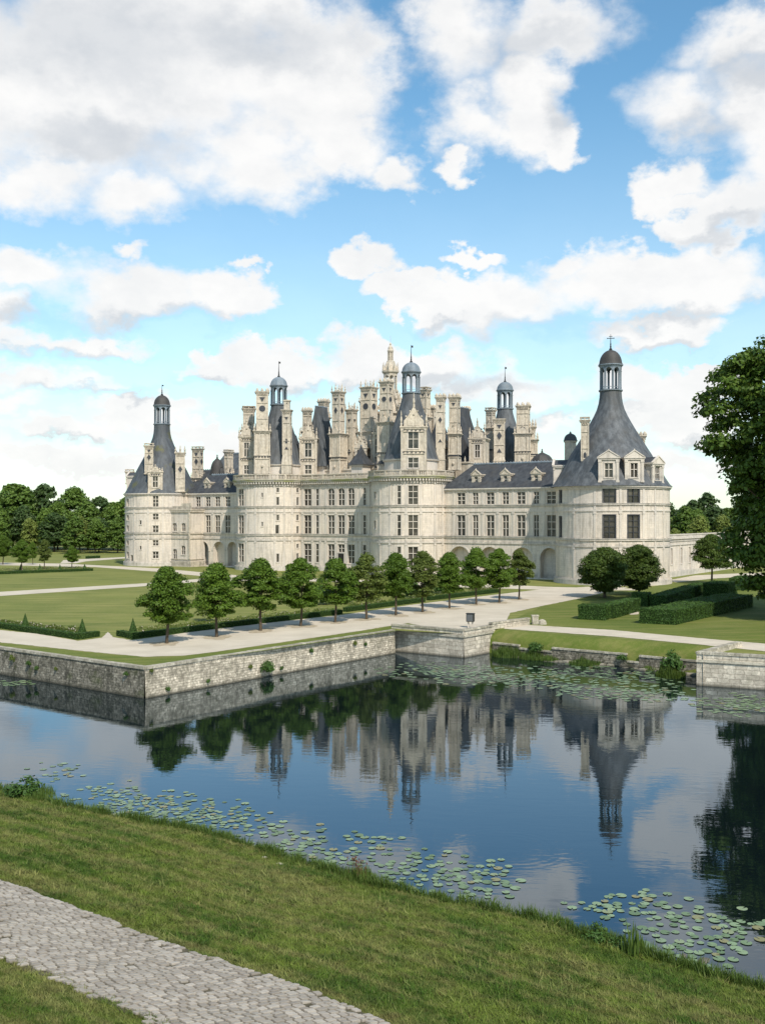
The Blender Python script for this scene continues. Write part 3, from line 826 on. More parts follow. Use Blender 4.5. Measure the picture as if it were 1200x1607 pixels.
def crown_top(mb, hx, hy, z, kind):
    if kind == 'pin':
        for sx in (-1,1):
            for sy in (-1,1): pinnacle(mb, sx*hx*.85, sy*hy*.85, z, 1.5, .2)
        pinnacle(mb, 0, -hy*.85, z, 1.9, .24); pinnacle(mb, hx*.85, 0, z, 1.9, .22); pinnacle(mb, 0, hy*.85, z, 1.7, .22)
    elif kind == 'shell':
        for sx in (-1,0,1):
            mb.lathe(sx*hx*.7, -hy*.85, [(.3,z),(.34,z+.3),(.2,z+.6),(.05,z+.8)], 6); mb.lathe(sx*hx*.7, hy*.85, [(.3,z),(.34,z+.3),(.2,z+.6),(.05,z+.8)], 6)
        for sy in (-.4,.4): mb.lathe(hx*.85, sy*hy, [(.3,z),(.34,z+.3),(.05,z+.75)], 6)
    elif kind == 'slab':
        mb.box(-hx*1.0, hx*1.0, -hy*1.0, hy*1.0, z+.35, z+.55)
        for sx in (-.8,0,.8): 
            for sy in (-.8,.8): mb.box(sx*hx-.12, sx*hx+.12, sy*hy-.12, sy*hy+.12, z, z+.35)
    elif kind == 'stub':
        mb.box(-hx*.55, hx*.55, -hy*.55, hy*.55, z, z+2.0); mb.box(-hx*.7, hx*.7, -hy*.7, hy*.7, z+2.0, z+2.3)
        mb.lathe(0, 0, [(.3,z+2.3),(.1,z+2.5)], 6)
        mb.add([(-.2,-hy*.55-.02,z+1.3),(.2,-hy*.55-.02,z+1.3),(0,-hy*.55-.02,z+1.7)], [(0,1,2)], 1)
def chimney(s, w, phi, z0, z1, z2, Wl, Wu, motifs='tcd', top='pin', block='ornate', mat='ornate', Dl=None, Du=None):
    """lower block z0..z1 (width Wl), shaft up to z2 (width Wu)"""
    mb = MB(); mb.M = frame(s, w, phi)
    l = Wl/2; u = Wu/2; ly = (Dl or Wl)/2; uy = (Du or Wu)/2
    th = {'pin': 1.2, 'shell': .6, 'slab': .5, 'stub': 2.3, None: 0}[top]
    zt = z2-th
    if z1 > z0+.5:
        if block == 'flare':
            mb.taper(0, 0, z0, z0+(z1-z0)*.5, l*1.0, ly, l*1.0, ly); mb.taper(0,0,z0+(z1-z0)*.5,z1,l,ly,u*1.02,uy*1.02)
            mb.box(-l-.1,l+.1,-ly-.1,ly+.1,z0+(z1-z0)*.5-.2,z0+(z1-z0)*.5+.02)
        else:
            mb.box(-l, l, -ly, ly, z0, z1)
            H = z1-z0
            for fx in (-1,1):
                for fy in (-1,1):
                    mb.lathe(fx*l, fy*ly, [(.26,z0),(.26,z0+.3),(.19,z0+.35),(.17,z0+H*.34)], 7)
                    mb.lathe(fx*l, fy*ly, [(.26,z0+H*.42),(.19,z0+H*.46),(.16,z1-.9),(.28,z1-.6)], 7)
            for (za, ex, hh) in ((z0+H*.34,.16,.14),(z0+H*.42,.20,.16),(z1-.55,.20,.2),(z1-.33,.34,.2),(z1-.12,.5,.14)):
                mb.box(-l-ex, l+ex, -ly-ex, ly+ex, za, za+hh)
            # disc frieze and arched panel
            n = 5
            for i in range(n):
                x = -l*.8 + i*l*1.6/(n-1); z = z0+H*.395
                for ax in ('f','s'):
                    c = (x, -ly-.02) if ax == 'f' else (l+.02, x*ly/l)
                    motif(mb, 'disc', c[0], c[1], z, .17, ax)
            pw = l*.55; zb = z0+H*.5; ztp = z1-1.3
            for (x0, x1, za, zb2) in ((-pw-.1,-pw,zb,ztp),(pw,pw+.1,zb,ztp)): mb.box(x0, x1, -ly-.12, -ly+.01, za, zb2); mb.box(l-.01, l+.12, x0*ly/l, x1*ly/l, za, zb2)
            for k in range(6):
                t0, t1 = PI*k/6, PI*(k+1)/6
                for (r0, r1) in ((pw, pw+.12),):
                    q = [(-r*math.cos(t), ztp+r*.8*math.sin(t)) for r, t in ((r0,t0),(r0,t1),(r1,t1),(r1,t0))]
                    mb.add([(x,-ly-.12,z) for x,z in q], [(0,1,2,3)]); mb.add([(l+.12,x*ly/l,z) for x,z in q], [(0,1,2,3)])
            # little gables and pinnacles standing on the block's cornice
            for sy in (-1, 1): mb.prism_y([(-u*1.05,z1+.02),(u*1.05,z1+.02),(u*.6,z1+.9),(0,z1+1.6),(-u*.6,z1+.9)], sy*(uy+.12)-.12, sy*(uy+.12)+.12)
            for fx in (-1,1):
                for fy in (-1,1): pinnacle(mb, fx*(l+.12), fy*(ly+.12), z1+.02, 1.7, .2)
                pinnacle(mb, fx*(l+.1), 0, z1+.02, 1.3, .17)
            pinnacle(mb, 0, -uy-.15, z1+1.55, .9, .2)
            mb.ball((0,-ly-.1,z0+H*.18), .3, 0, 5, 1.3)
    mb.box(-u, u, -uy, uy, z1-.2, zt-.6)
    for fx in (-1,1):
        for fy in (-1,1): mb.box(fx*u-.11, fx*u+.11, fy*uy-.11, fy*uy+.11, z1, zt-.62)
    for fr in (.30,.70):
        zz = z1+(zt-z1)*fr; mb.box(-u-.13, u+.13, -uy-.13, uy+.13, zz, zz+.12)
    if not motifs and zt-z1 > 3:      # plain shafts carry a niche panel
        for (za, zb) in ((z1+.4, z1+(zt-z1)*.62),):
            mb.box(-u*.5, u*.5, -uy-.05, -uy+.01, za, za+.1); mb.box(-u*.5-.08, -u*.5, -uy-.08, -uy+.01, za, zb); mb.box(u*.5, u*.5+.08, -uy-.08, -uy+.01, za, zb)
            mb.add([(-u*.42,-uy-.012,za+.2),(u*.42,-uy-.012,za+.2),(u*.42,-uy-.012,za+1.0),(0,-uy-.012,za+1.35),(-u*.42,-uy-.012,za+1.0)], [(0,1,2,3,4)], 1)
            mb.add([(u+.012,-uy*.42,za+.2),(u+.012,uy*.42,za+.2),(u+.012,uy*.42,za+1.0),(u+.012,0,za+1.35),(u+.012,-uy*.42,za+1.0)], [(0,1,2,3,4)], 1)
    for (za, ex, hh) in ((zt-.98,.12,.12),(zt-.62,.16,.2),(zt-.4,.3,.2),(zt-.18,.42,.18)):
        mb.box(-u-ex, u+ex, -uy-ex, uy+ex, za, za+hh)
    nd = max(3, int(Wu/.35))
    for i in range(nd):
        x = -u + (i+.5)*Wu/nd; mb.box(x-.07, x+.07, -uy-.26, -uy, zt-.80, zt-.63); mb.box(u, u+.26, x*uy/u-.07, x*uy/u+.07, zt-.80, zt-.63)
    if top: crown_top(mb, u+.3, uy+.3, zt, top)
    Hs = zt-z1
    kinds = {'t': ('itri', .84), 'c': ('disc', .56), 'd': ('dia', .55), 'b': ('tri', .14), 'a': ('dia', .30)}
    for ch in motifs:
        kd, fr = kinds[ch]; z = z1 + Hs*fr - (.3 if ch == 't' else 0)
        r = u*(.46 if kd != 'dia' else .66)
        motif(mb, kd, 0, -uy, z, r, 'f'); motif(mb, kd, u, 0, z, r, 's')
    return mb.build('chimney', [M[mat], M['inlay']], chateau)
def chim_px(px, w, ybase, yblock, ytop, wl, wu, rot=0.0, **kw):
    s, D = hit_line(px, w); k = D/F
    f = (abs(math.cos(rot-facing(px))) + abs(math.sin(rot-facing(px))))
    asp = kw.pop('asp', 1.0)
    f2 = abs(math.cos(rot-facing(px))) + asp*abs(math.sin(rot-facing(px)))
    Wl = wl*k/f2; Wu = min(wu*1.13*k/f2, Wl*.88 if wl > wu*1.1 else 99)
    return chimney(s, w, rot, zy(ybase, D), zy(yblock, D), zy(ytop, D), Wl, Wu, Dl=Wl*asp, Du=Wu*asp, **kw)
fc = facing
dor_px(566, 6.6, 17, 744, 702, [(-3,3,712,726)], phi=.45, depth=5, gable=2.6, fin=1.4)
dor_px(590, 9.4, 13, 744, 690, [(-2.4,2.4,698,714)], phi=.3, depth=5, gable=2.4, fin=1.6)
dor_px(698, 8.5, 13, 737, 700, [(-2.2,2.2,708,722)], phi=.3, depth=4, gable=2.0, fin=1.4)
chim_px(390.5, -1.5, 744, 676, 638, 20, 15, rot=fc(390), motifs='', top='slab')
chim_px(411.5, -5.2, 744, 677, 611, 23, 15.5, rot=fc(411), motifs='tc', top='shell')
chim_px(450.5, -2.6, 744, 714, 628, 18, 12.0, rot=fc(450)*.75, motifs='tab', top='stub', block='flare')
chim_px(482, 5.5, 700, 677, 640, 16, 11.5, rot=.2, motifs='', top='shell')
chim_px(508, 15.0, 660, 655, 626, 18, 15, motifs='', top='shell')
chim_px(531, 7.0, 744, 681, 607, 26, 16.5, motifs='td', top='pin')
chim_px(551.5, 10.0, 744, 738, 635, 20, 14.5, motifs='ta', top='pin', block='none')
chim_px(579, 12.5, 744, 678, 600, 33, 22, motifs='tc', top='pin')
chim_px(606, 7.0, 744, 663, 595, 27, 17, motifs='tc', top='shell', rot=.1)
chim_px(666.5, 16.0, 712, 655, 608, 18, 14, motifs='t', top='slab')
chim_px(679, 19.0, 700, 690, 636, 14, 11, motifs='', top='shell')
chim_px(691, 3.5, 738, 704, 619, 15, 13.0, rot=fc(690)*.8, motifs='tdb', top='shell', block='flare')
chim_px(713, 7.0, 738, 681, 619, 18, 15.5, rot=fc(690)*.5, motifs='t', top='shell')
chim_px(731, 33.0, 690, 680, 638, 12, 9.5, motifs='', top='shell')
chim_px(769.5, 34.0, 729, 672, 640, 17, 12.0, motifs='', top='slab')
chim_px(783, 30.5, 729, 717, 658, 18, 14.0, rot=fc(783), motifs='tdb', top=None, block='flare')
chim_px(820.5, 34.5, 729, 681, 633, 25, 17.5, rot=fc(820)*.8, motifs='', top='shell')
chim_px(835.5, 36.0, 729, 690, 662, 14, 6, rot=fc(820)*.8, motifs='', top='pin')
chim_px(572, 21.0, 744, 690, 622, 16, 12, motifs='t', top='pin')
chim_px(653, 30.0, 712, 665, 622, 15, 12, motifs='', top='shell')
# big tower chimneys
def chim_flat(px, w, ybase, ytop, wu, rot, **kw):
    return chim_px(px, w, ybase, ybase-4, ytop, wu*1.15, wu, rot=rot, block='flare', **kw)
chim_flat(917.2, -7.4, 728, 655, 10.5, fc(917), motifs='', top='slab')
chim_flat(1005, 6.0, 720, 679, 11, fc(1005), motifs='', top='shell')
chim_flat(234, -6.0, 745, 696, 12, fc(234), motifs='td', top='slab', asp=.8)
chim_flat(283, -2.0, 773, 703, 13, fc(283), motifs='d', top='pin', asp=.8)
chim_flat(204, 1.0, 760, 737, 11, fc(204), motifs='', top='slab')
# rear wing roofs seen over the left wing
def block(name, px0, px1, w0, w1, z0, z1, mat='trim'):
    a = s_of(px0, w0); b = s_of(px1, w0); mb = MB(); mb.box(a, b, w0, w1, z0, z1); mb.build(name, M[mat], chateau); return a, b
a, b = block('rear_pavilion', 318, 378, 24, 36, 0, 22.0)
hip_roof('slate_roof', a, b+8, 24, 36, 22.0, 30.8, 3.0, 3.0, 'slate')
a, b = block('rear_pavilion', 292, 325, 14, 22, 0, 21.0)
hip_roof('slate_roof', a, b, 14, 22, 21.0, 25.5, 2.5, 1.0)
chim_px(310.5, 16.0, 756, 750, 701, 18, 15.0, motifs='td', top='slab', block='none', rot=.2, asp=.6)
chim_px(359, 22.0, 750, 745, 706, 14, 11, motifs='', top='slab', block='none', asp=1.6)
def cupola(px, w, ytop, yeave, ybase, rpx, n=8, mat='slate', body=True, tall=1.0):
    s, D = hit_line(px, w); k = D/F; r = rpx*k; z0 = zy(ybase,D); ze = zy(yeave,D); zt = zy(ytop,D)
    mb = MB(); mb.lathe(s, w, [(r*.88,z0),(r*.88,ze-.3),(r*1.02,ze-.25),(r*1.02,ze)], n, a0=.2)
    o = mb.build('turret', M['ornate'], chateau)
    H = (zt-ze)*.82
    rf = MB(); rf.lathe(s, w, [(r*1.08,ze)] + [(r*1.0*math.cos(t)**.75, ze+H*math.sin(t)*.92) for t in [rad(x) for x in (12,28,45,60,75)]] + [(.18,ze+H)], n, a0=.2)
    rf.lathe(s, w, [(.2,ze+H),(.28,ze+H*1.06),(.1,ze+H*1.1),(.2,ze+H*1.15),(.03,zt)], 6)
    rf.build('turret_roof', M[mat], o, smooth=20 if n < 10 else 50)
cupola(341, 12.0, 713, 745, 760, 11, 12, 'dome_brown')
cupola(348, 9.0, 732, 745, 760, 5, 8, 'dome_brown')
cupola(894.5, 9.0, 677, 692, 745, 10.5, 12, 'slate_dark')
cupola(850, 20.0, 704, 736, 760, 20, 8, 'dome_brown')
bdy = MB(); s0 = s_of(832, 16); bdy.box(s0, s0+9, 15.5, 25, 0, 23.5); bdy.build('rear_pavilion', M['stone'], chateau)
s, D = hit_line(889, 6.0)
# ---- pavilion roofs on the keep terrace
def pavilion(pxc, w, half, ze, zt, tophalf, mat='slate', phi=0.0, ztop_ridge=None):
    s, D = hit_line(pxc, w)
    wl = MB(); wl.M = frame(s, w, phi); wl.box(-half+.3, half-.3, -half+.3, half-.3, 21.3, ze); wl.box(-half, half, -half, half, ze-.35, ze-.02)
    hx = half*.62
    o = wl.build('pavilion_wall', M['trim'], chateau)
    mb = MB(); mb.M = frame(s, w, phi)
    N = 7
    prev = None
    for i in range(N+1):
        t = i/N; h = (half+.35)*(1-t)**1.35*(1) + tophalf[0]*(1-(1-t)**1.35); hy = (half+.35)*(1-t)**1.35 + tophalf[1]*(1-(1-t)**1.35)
        ring = [(-h,-hy),(h,-hy),(h,hy),(-h,hy)]; z = ze+(zt-ze)*t
        cur = [(x,y,z) for x,y in ring]
        if prev:
            for k in range(4): mb.add([prev[k],prev[(k+1)%4],cur[(k+1)%4],cur[k]], [(0,1,2,3)])
        prev = cur
    mb.add(prev, [(0,1,2,3)])
    rr = mb.build('pavilion_roof', M[mat], o)
    rg = MB(); rg.M = frame(s, w, phi)
    rg.tube((-tophalf[0],0,zt+.1),(tophalf[0],0,zt+.1),.2,.2,6); rg.tube((0,-tophalf[1],zt+.1),(0,tophalf[1],zt+.1),.2,.2,6)
    rg.build('ridge_crest', M['lead'], o)
    return s
pavilion(504, 9.5, 3.9, 24.7, 39.4, (.1,2.3))
pavilion(727, 26.5, 4.6, 24.7, 38.8, (.15,2.4), 'slate_dark')
pavilion(461, 16, 4.0, 24.7, 33.6, (.5,.5), 'slate_dark')
pavilion(566.5, 4.2, 1.9, 24.6, 29.0, (.1,.1), 'slate_dark')
pavilion(618, 8.5, 3.0, 24.7, 33.5, (.1,.6), 'slate_dark')
pavilion(690, 17, 4.0, 24.7, 35.0, (.2,1.5), 'slate_dark')
# terrace level walls between the roofs
tb = MB()
for (a, b, w0, w1, z) in ((476,600,6.5,14,23.6),(560,625,12,26,30.5),(690,735,10,20,24.5),(735,770,22,30,24.4),(548,566,11,14,30.5)):
    s0 = s_of(a, w0); s1 = s_of(b, w0); tb.box(s0, s1, w0, w1, 21.3, z); tb.box(s0-.2, s1+.2, w0-.2, w1+.2, z, z+.35)
    n = int((s1-s0)/1.6)
    for i in range(n): pinnacle(tb, s0+(i+.5)*(s1-s0)/n, w0, z+.35, 1.2, .2)
tb.build('attic_wall', M['ornate'], chateau)
mpa = line_map(6.5)
for px, wpx in ((500,5.5),(573,5.0),(495,0)):
    if not wpx: continue
    a = s_of(px-wpx/2, 6.45); b = s_of(px+wpx/2, 6.45)
    mb = MB(); mb.box(a-.15, b+.15, 6.3, 6.49, 21.4, 23.3); mb.build('attic_window_frame', M['trim'], chateau)
    mb = MB(); mb.box(a, b, 6.2, 6.31, 21.5, 23.15, 1); mb.box((a+b)/2-.06,(a+b)/2+.06,6.12,6.19,21.5,23.15,0); mb.box(a,b,6.13,6.18,22.4,22.5,0)
    mb.build('window', [M['trim'], M['glass']], chateau)

# ---- central stair lantern
cs, cw = 20.6, 20.2
cl = MB()
cl.lathe(cs, cw, [(4.6,21.3),(4.6,30.5),(5.0,30.7),(5.0,31.2),(3.4,31.3),(3.3,37.5),(3.9,37.8),(3.9,38.3),(2.0,38.4)], 8, a0=PI/8)
for i in range(8):
    a = PI/8+2*PI*i/8; c, s_ = math.cos(a), math.sin(a)
    px_, py_ = cs+4.3*c, cw+4.3*s_
    cl.lathe(px_, py_, [(.5,28),(.5,38.2),(.65,38.3),(.65,38.7),(.4,38.8),(.36,40.0),(.5,40.1),(.1,42.0),(.2,42.2),(.03,43.2)], 6)
    # flying buttress scroll
    N = 7
    for k in range(N):
        t0, t1 = k/N, (k+1)/N
        def pt(t): return (4.2-2.5*t**.7, 38.6+5.2*t**1.5)
        (r0,z0),(r1,z1) = pt(t0), pt(t1)
        cl.tube((cs+r0*c,cw+r0*s_,z0),(cs+r1*c,cw+r1*s_,z1),.26,.24,5)
    # upper open stage
    cl.lathe(cs+1.5*c, cw+1.5*s_, [(.24,43.6),(.2,43.9),(.18,47.4),(.28,47.7)], 6)
    cl.lathe(cs+1.9*c, cw+1.9*s_, [(.18,48.5),(.14,49.4),(.03,50.6)], 5)
    cl.tube((cs+1.75*c,cw+1.75*s_,48.5),(cs+.75*c,cw+.75*s_,50.9),.22,.2,5)
    cl.lathe(cs+.62*c, cw+.62*s_, [(.13,50.9),(.1,51.1),(.1,53.0),(.14,53.1)], 5)
    for (rr, zz) in ((3.6,39.4),(2.6,41.6)): cl.ball((cs+rr*c, cw+rr*s_, zz), .4, 0, 5)
cl.lathe(cs, cw, [(2.7,38.4),(2.6,39.5),(1.95,41),(1.8,43.0),(2.0,43.2),(2.1,43.5),(1.2,43.6)], 8, a0=PI/8)
mp = cyl_map(cs, cw, 1.62)
for i in range(8):
    per = 2*PI*1.62/8; s0 = (PI/8)*1.62 + per*i + .18; s1 = s0+per-.36; c = (s0+s1)/2; rr = (s1-s0)/2
    for k in range(6):
        p = (c-rr*math.cos(PI*k/6), 46.8+rr*math.sin(PI*k/6)); q = (c-rr*math.cos(PI*(k+1)/6), 46.8+rr*math.sin(PI*(k+1)/6))
        cl.add([mp(p[0],p[1],0), mp(q[0],q[1],0), mp(q[0],47.8,0), mp(p[0],47.8,0)], [(0,1,2,3)])
cl.lathe(cs, cw, [(1.3,47.7),(1.8,47.8),(2.1,48.1),(2.15,48.45),(1.5,48.5),(1.3,49.6),(.95,50.6),(.95,50.9),(.5,51.0),(.45,53.0),(.75,53.2),(.8,53.5),(.6,53.9),(.62,54.2),(.35,54.6),(.2,54.9),(.28,55.1),(.04,55.6)], 8, a0=PI/8)
cl.tube((cs,cw,43.5),(cs,cw,47.8),.42,.42,6)
cl.tube((cs,cw,55.4),(cs,cw,57.2),.05,.03,5)
cl.build('stair_lantern', M['ornate'], chateau)
# ---- annex bay in front of the left wing
mpx = line_map(-4.5)
an_hol = []; an = MB()
aL, aR = -33.4, -23.2
for px, z0, z1 in ((274.5,8.9,11.0),(288.3,8.9,11.0),(299.3,8.9,11.0),(274.8,1.9,4.4),(288,3.0,5.3),(299.6,4.4,6.4)):
    a = s_of(px-3.3, -4.5); b = s_of(px+3.3, -4.5); an_hol.append((a, min(b,aR-.2), z0, z1, {'arch': True}))
hole_wall(an, mpx, aL, aR, 0, 14.0, an_hol)
for x in (aL, aR): an.add([(x,-4.5,0),(x,.5,0),(x,.5,14),(x,-4.5,14)], [(0,1,2,3)], 0, [[(0,0),(5,0),(5,14),(0,14)]])
an.add([(aL,-4.5,14),(aR,-4.5,14),(aR,0,14),(aL,0,14)], [(0,1,2,3)])
ann = an.build('stair_annex', M['stone'], chateau)
tr = MB()
for z1, z0, o in ((14.2,13.75,.3),(14.5,14.2,.42),(8.5,8.2,.22),(7.3,7.0,.16),(1.4,0,.35),(2.0,1.8,.2)):
    tr.box(aL-o, aR+o, -4.5-o, 0, z0, z1)
tr.box(aL, aL+.4, -4.9, -4.5, 2, 13.7); tr.box(aR-.4, aR, -4.9, -4.5, 2, 13.7)
tr.box(aL+1.0, aR-3.5, -4.4, -4.2, 14.5, 15.3); tr.box(aR-3.5, aR, -4.4, -4.1, 14.5, 16.0); pinnacle(tr, aL+.4, -4.3, 14.5, 2.2, .3); pinnacle(tr, aR-3.4, -4.3, 15.3, 1.2, .2)
tr.build('stone_trim', M['ornate'], ann)
for h in an_hol: window(mpx, h, ann, 2, (.5,), barw=.1)
# ---- low wing behind the right tower
lx0, ly0 = to_local(59.6, 211.0)
mpl = lambda s, z, d: (lx0 - d, ly0 + s, z)       # faces +s (towards the right of the view)
LW = 62.0
hl = []
def w_of(px):
    d = ray(px); t = (lx0-CAMS[0])/d[0]; return CAMS[1]+d[1]*t - ly0
for px, wpx in ((1053,2.8),(1068,3.2),(1081,2.6)):
    a, b = sorted((w_of(px-wpx/2), w_of(px+wpx/2))); hl.append((a, b, 2.6, 6.0))
k = hl[-1][0]
while k < LW-10: k += 7.5; hl.append((k, k+1.7, 2.6, 6.0))
lw = MB(); hole_wall(lw, mpl, -6, LW, 0, 8.0, hl)
lw.box(lx0-9, lx0-.35, ly0-6, ly0+LW, 0, 7.9)
lwo = lw.build('low_wing', M['stone'], chateau)
tr = MB()
for z1, z0, o in ((8.3,7.9,.35),(7.6,7.4,.15),(6.9,6.6,.2),(1.2,0,.3),(8.95,8.7,.2)):
    strip(tr, mpl, -6, LW, z0, z1, o)
tr.box(lx0-.4, lx0+.1, ly0-6, ly0+LW, 8.3, 8.7)
for i in range(9): strip(tr, mpl, -1+i*7.2, -.6+i*7.2, 1.2, 6.6, .12)
tr.build('stone_trim', M['trim'], lwo)
for h in hl[:8]: window(mpl, h, lwo, 2, (.5,))

# ================================================================== terrain
def flat_poly(name, pts, z, mat, kind='structure'):
    mb = MB(); mb.add([(x,y,z) for x,y in pts], [tuple(range(len(pts)))])
    o = mb.build(name, M[mat]); tag(o, kind=kind); return o
W1 = (-140.0,177.4); CRN = (-19.8,84.6); INN = (1.35,112.6); BC = (8.7,109.0); BR = (12.2,113.4)
SH = [(12.2,112.6),(17.0,107.9),(25.6,101.6),(30.6,97.4),(32.4,96.2)]
B2a = (28.2,91.2); B2b = (70.0,72.0); B2c = (32.3,96.0)
def off(p, dx, dy): return (p[0]+dx, p[1]+dy)
bank_top = [off(p,.95,1.25) for p in SH]
gpts = [(-3000,178),W1,CRN,INN,(4.0,111.3),(8.4,109.4),(11.9,113.6)] + bank_top + [(32.5,96.2),(29.0,92.0),(70,73.0),(400,-40),(3000,-40),(3000,4200),(-3000,4200)]
flat_poly('ground', gpts, 0.0, 'lawn')
# grassy slope down to the low retaining wall
mb = MB(); n = len(SH); NR = 8
def lerp(a, b, t): return (a[0]+(b[0]-a[0])*t, a[1]+(b[1]-a[1])*t)
def poly_at(pl, u):
    L = [math.dist(pl[i],pl[i+1]) for i in range(len(pl)-1)]; T = sum(L)*u
    for i, l in enumerate(L):
        if T <= l or i == len(L)-1: return lerp(pl[i], pl[i+1], T/l)
        T -= l
NU = 60; vs = []; fs = []
BSH = [(11.2,113.3)]+SH+[(34.0,95.2)]; BBT = [(12.2,114.6)]+bank_top+[(34.9,96.5)]
for i in range(NU+1):
    a = poly_at(BSH, i/NU); b = poly_at(BBT, i/NU); b = (b[0]+.5, b[1]+.62)
    for j in range(NR+1):
        t = j/NR; p = lerp(a, b, t); z = -1.42 + 1.435*math.sin(min(1,t/.72)*PI/2)**1.0 - (.06 if j == NR else 0)
        z += .09*mnoise.noise(Vector((p[0]*.7,p[1]*.7,3)))*(1 if t < .62 and j else 0)
        if j == 0: vs.append((p[0],p[1],-2.8)); z = -1.42; p = lerp(a, b, .02)
        if j > 0: vs.append((p[0],p[1],z))
for i in range(NU):
    for j in range(NR): k = i*(NR+1)+j; fs.append((k,k+NR+1,k+NR+2,k+1))
mb.add(vs, fs); tag(mb.build('grass_bank', M['lawn_rich'], smooth=60), kind='structure')

# gravel walks (photo columns/rows turned into ground points)
def gpoly(name, pts, z, mat):
    P = [gp(x,y) for x,y in pts]; out = []
    for i in range(len(P)):
        a, b = P[i], P[(i+1)%len(P)]; L = math.dist(a,b); k = max(1, min(160, int(L/.45)))
        amp = .10 if z > .012 else 0
        for j in range(k):
            x, y = lerp(a, b, j/k); out.append((x+amp*mnoise.noise(Vector((x*1.9,y*1.9,z*50))), y+2.2*amp*mnoise.noise(Vector((x*1.7,y*1.7,9)))))
    return flat_poly(name, out, z, mat)
gpoly('gravel_path', [(-120,974),(0,989),(60,995),(123,1006),(160,1001),(170,992),(178,1000),(207,1005),(300,992),(400,980),(538,965),(640,950),(780,933),(840,926),(920,921),(985,922),
       (930,934),(905,940),(850,951),(800,962),(793,976),(781,985),(740,988),(700,990),(640,978),(620,981),(560,991),(430,1010),(340,1023),(290,1029),(228,1031),(150,1024),(0,1008),(-120,996)], .02, 'gravel')
gpoly('gravel_path', [(795,979),(960,989),(1100,1002),(1300,1019),(1300,1033),(1100,1012),(960,999),(790,987)], .024, 'gravel')
gpoly('gravel_path', [(-100,935),(0,929),(235,915),(320,908),(400,906),(400,911),(320,912.5),(235,919.5),(0,935.5),(-100,942)], .02, 'gravel')
gpoly('gravel_path', [(-100,885),(0,883),(100,884.5),(250,892),(330,899.5),(400,905),(560,910),(720,914.5),(860,921),(1000,924),(1000,926.5),(880,926.5),(700,921),(540,914),(385,909),(330,905.5),(250,897.5),(150,890),(0,887),(-100,889)], .016, 'gravel')
gpoly('gravel_path', [(-60,898),(0,897),(60,896.2),(60,898),(0,899.5),(-60,901)], .02, 'gravel')
gpoly('gravel_path', [(100,879),(200,874),(200,876),(135,881),(120,884),(95,884)], .02, 'gravel')
gpoly('gravel_path', [(1046,911),(1090,903),(1180,899),(1300,897),(1300,900),(1180,904),(1120,908),(1060,914)], .02, 'gravel')
gpoly('gravel_path', [(981,962),(992,959),(1003,961),(1001,964),(990,965)], .02, 'gravel')
# richer lawn on the right and along the moat wall
gpoly('lawn', [(793,977),(850,952),(925,936),(990,926),(1100,908),(1400,893),(1400,1050),(1100,1001),(960,988)], .008, 'lawn_rich')
gpoly('lawn', [(-120,997),(0,1009),(150,1025),(228,1032),(290,1030),(430,1011),(560,992),(622,982),(622,990),(560,999),(430,1019),(228,1047),(0,1015),(-120,998)], .008, 'lawn_rich')

# ---- moat walls
def wall_seg(mb, p0, p1, zb, zt, th, batter=.12, cop=True, u0=0.0, endc=(True,True), coph=.2):
    """masonry from p0 to p1; water side is on the right-hand side of p0->p1"""
    dx, dy = p1[0]-p0[0], p1[1]-p0[1]; L = math.hypot(dx,dy); dx /= L; dy /= L; nx, ny = dy, -dx
    N = max(2, int(L/1.5)); NZ = 8
    for i in range(N):
        a, b = i/N, (i+1)/N
        for j in range(NZ):
            z0 = zb+(zt-zb)*j/NZ; z1 = zb+(zt-zb)*(j+1)/NZ
            def P(t, z):
                o = batter*(zt-z)/(zt-zb) + .035*mnoise.noise(Vector((p0[0]+dx*L*t, p0[1]+dy*L*t, z*1.7))*.9)*(0 if t in (0,1) else 1)
                return (p0[0]+dx*L*t+nx*o, p0[1]+dy*L*t+ny*o, z)
            mb.add([P(a,z0),P(b,z0),P(b,z1),P(a,z1)], [(0,1,2,3)], 0, [[(u0+L*a,z0),(u0+L*b,z0),(u0+L*b,z1),(u0+L*a,z1)]])
    # top and back
    q0 = (p0[0]-nx*th, p0[1]-ny*th); q1 = (p1[0]-nx*th, p1[1]-ny*th)
    mb.add([(*p0,zt),(*p1,zt),(*q1,zt),(*q0,zt)], [(0,1,2,3)], 1, [[(u0,0),(u0+L,0),(u0+L,th),(u0,th)]])
    mb.add([(*q0,zb),(*q1,zb),(*q1,zt),(*q0,zt)], [(0,1,2,3)], 0, [[(u0,zb),(u0+L,zb),(u0+L,zt),(u0,zt)]])
    if cop:
        o = .09; c0 = zt-.02; c1 = zt+coph
        NB = max(2, int(L/1.1))
        for i in range(NB):
            a = L*i/NB+.012; b = L*(i+1)/NB-.012; h = c1+R_.uniform(-.015,.015); oo = o+R_.uniform(-.015,.02)
            pts = []
            for t, s in ((a,oo),(b,oo),(b,-th*.9),(a,-th*.9)): pts.append((p0[0]+dx*t+nx*s, p0[1]+dy*t+ny*s))
            v = [(x,y,c0) for x,y in pts]+[(x,y,h) for x,y in pts]
            uv = [[(u0+a,0),(u0+b,0),(u0+b,.5),(u0+a,.5)]]*6
            mb.add(v, [(0,3,2,1),(4,5,6,7),(0,1,5,4),(1,2,6,5),(2,3,7,6),(3,0,4,7)], 1, uv)
mb = MB(); wall_seg(mb, W1, CRN, -3.4, -.12, .55, u0=0)
tag(mb.build('moat_wall', [M['wall_dark'], M['coping']]), 'long rubble retaining wall darkened by algae, running off to the left of the sharp corner', 'wall')
mb = MB(); wall_seg(mb, (CRN[0]+.004,CRN[1]+.004), INN, -3.4, -.12, .55)
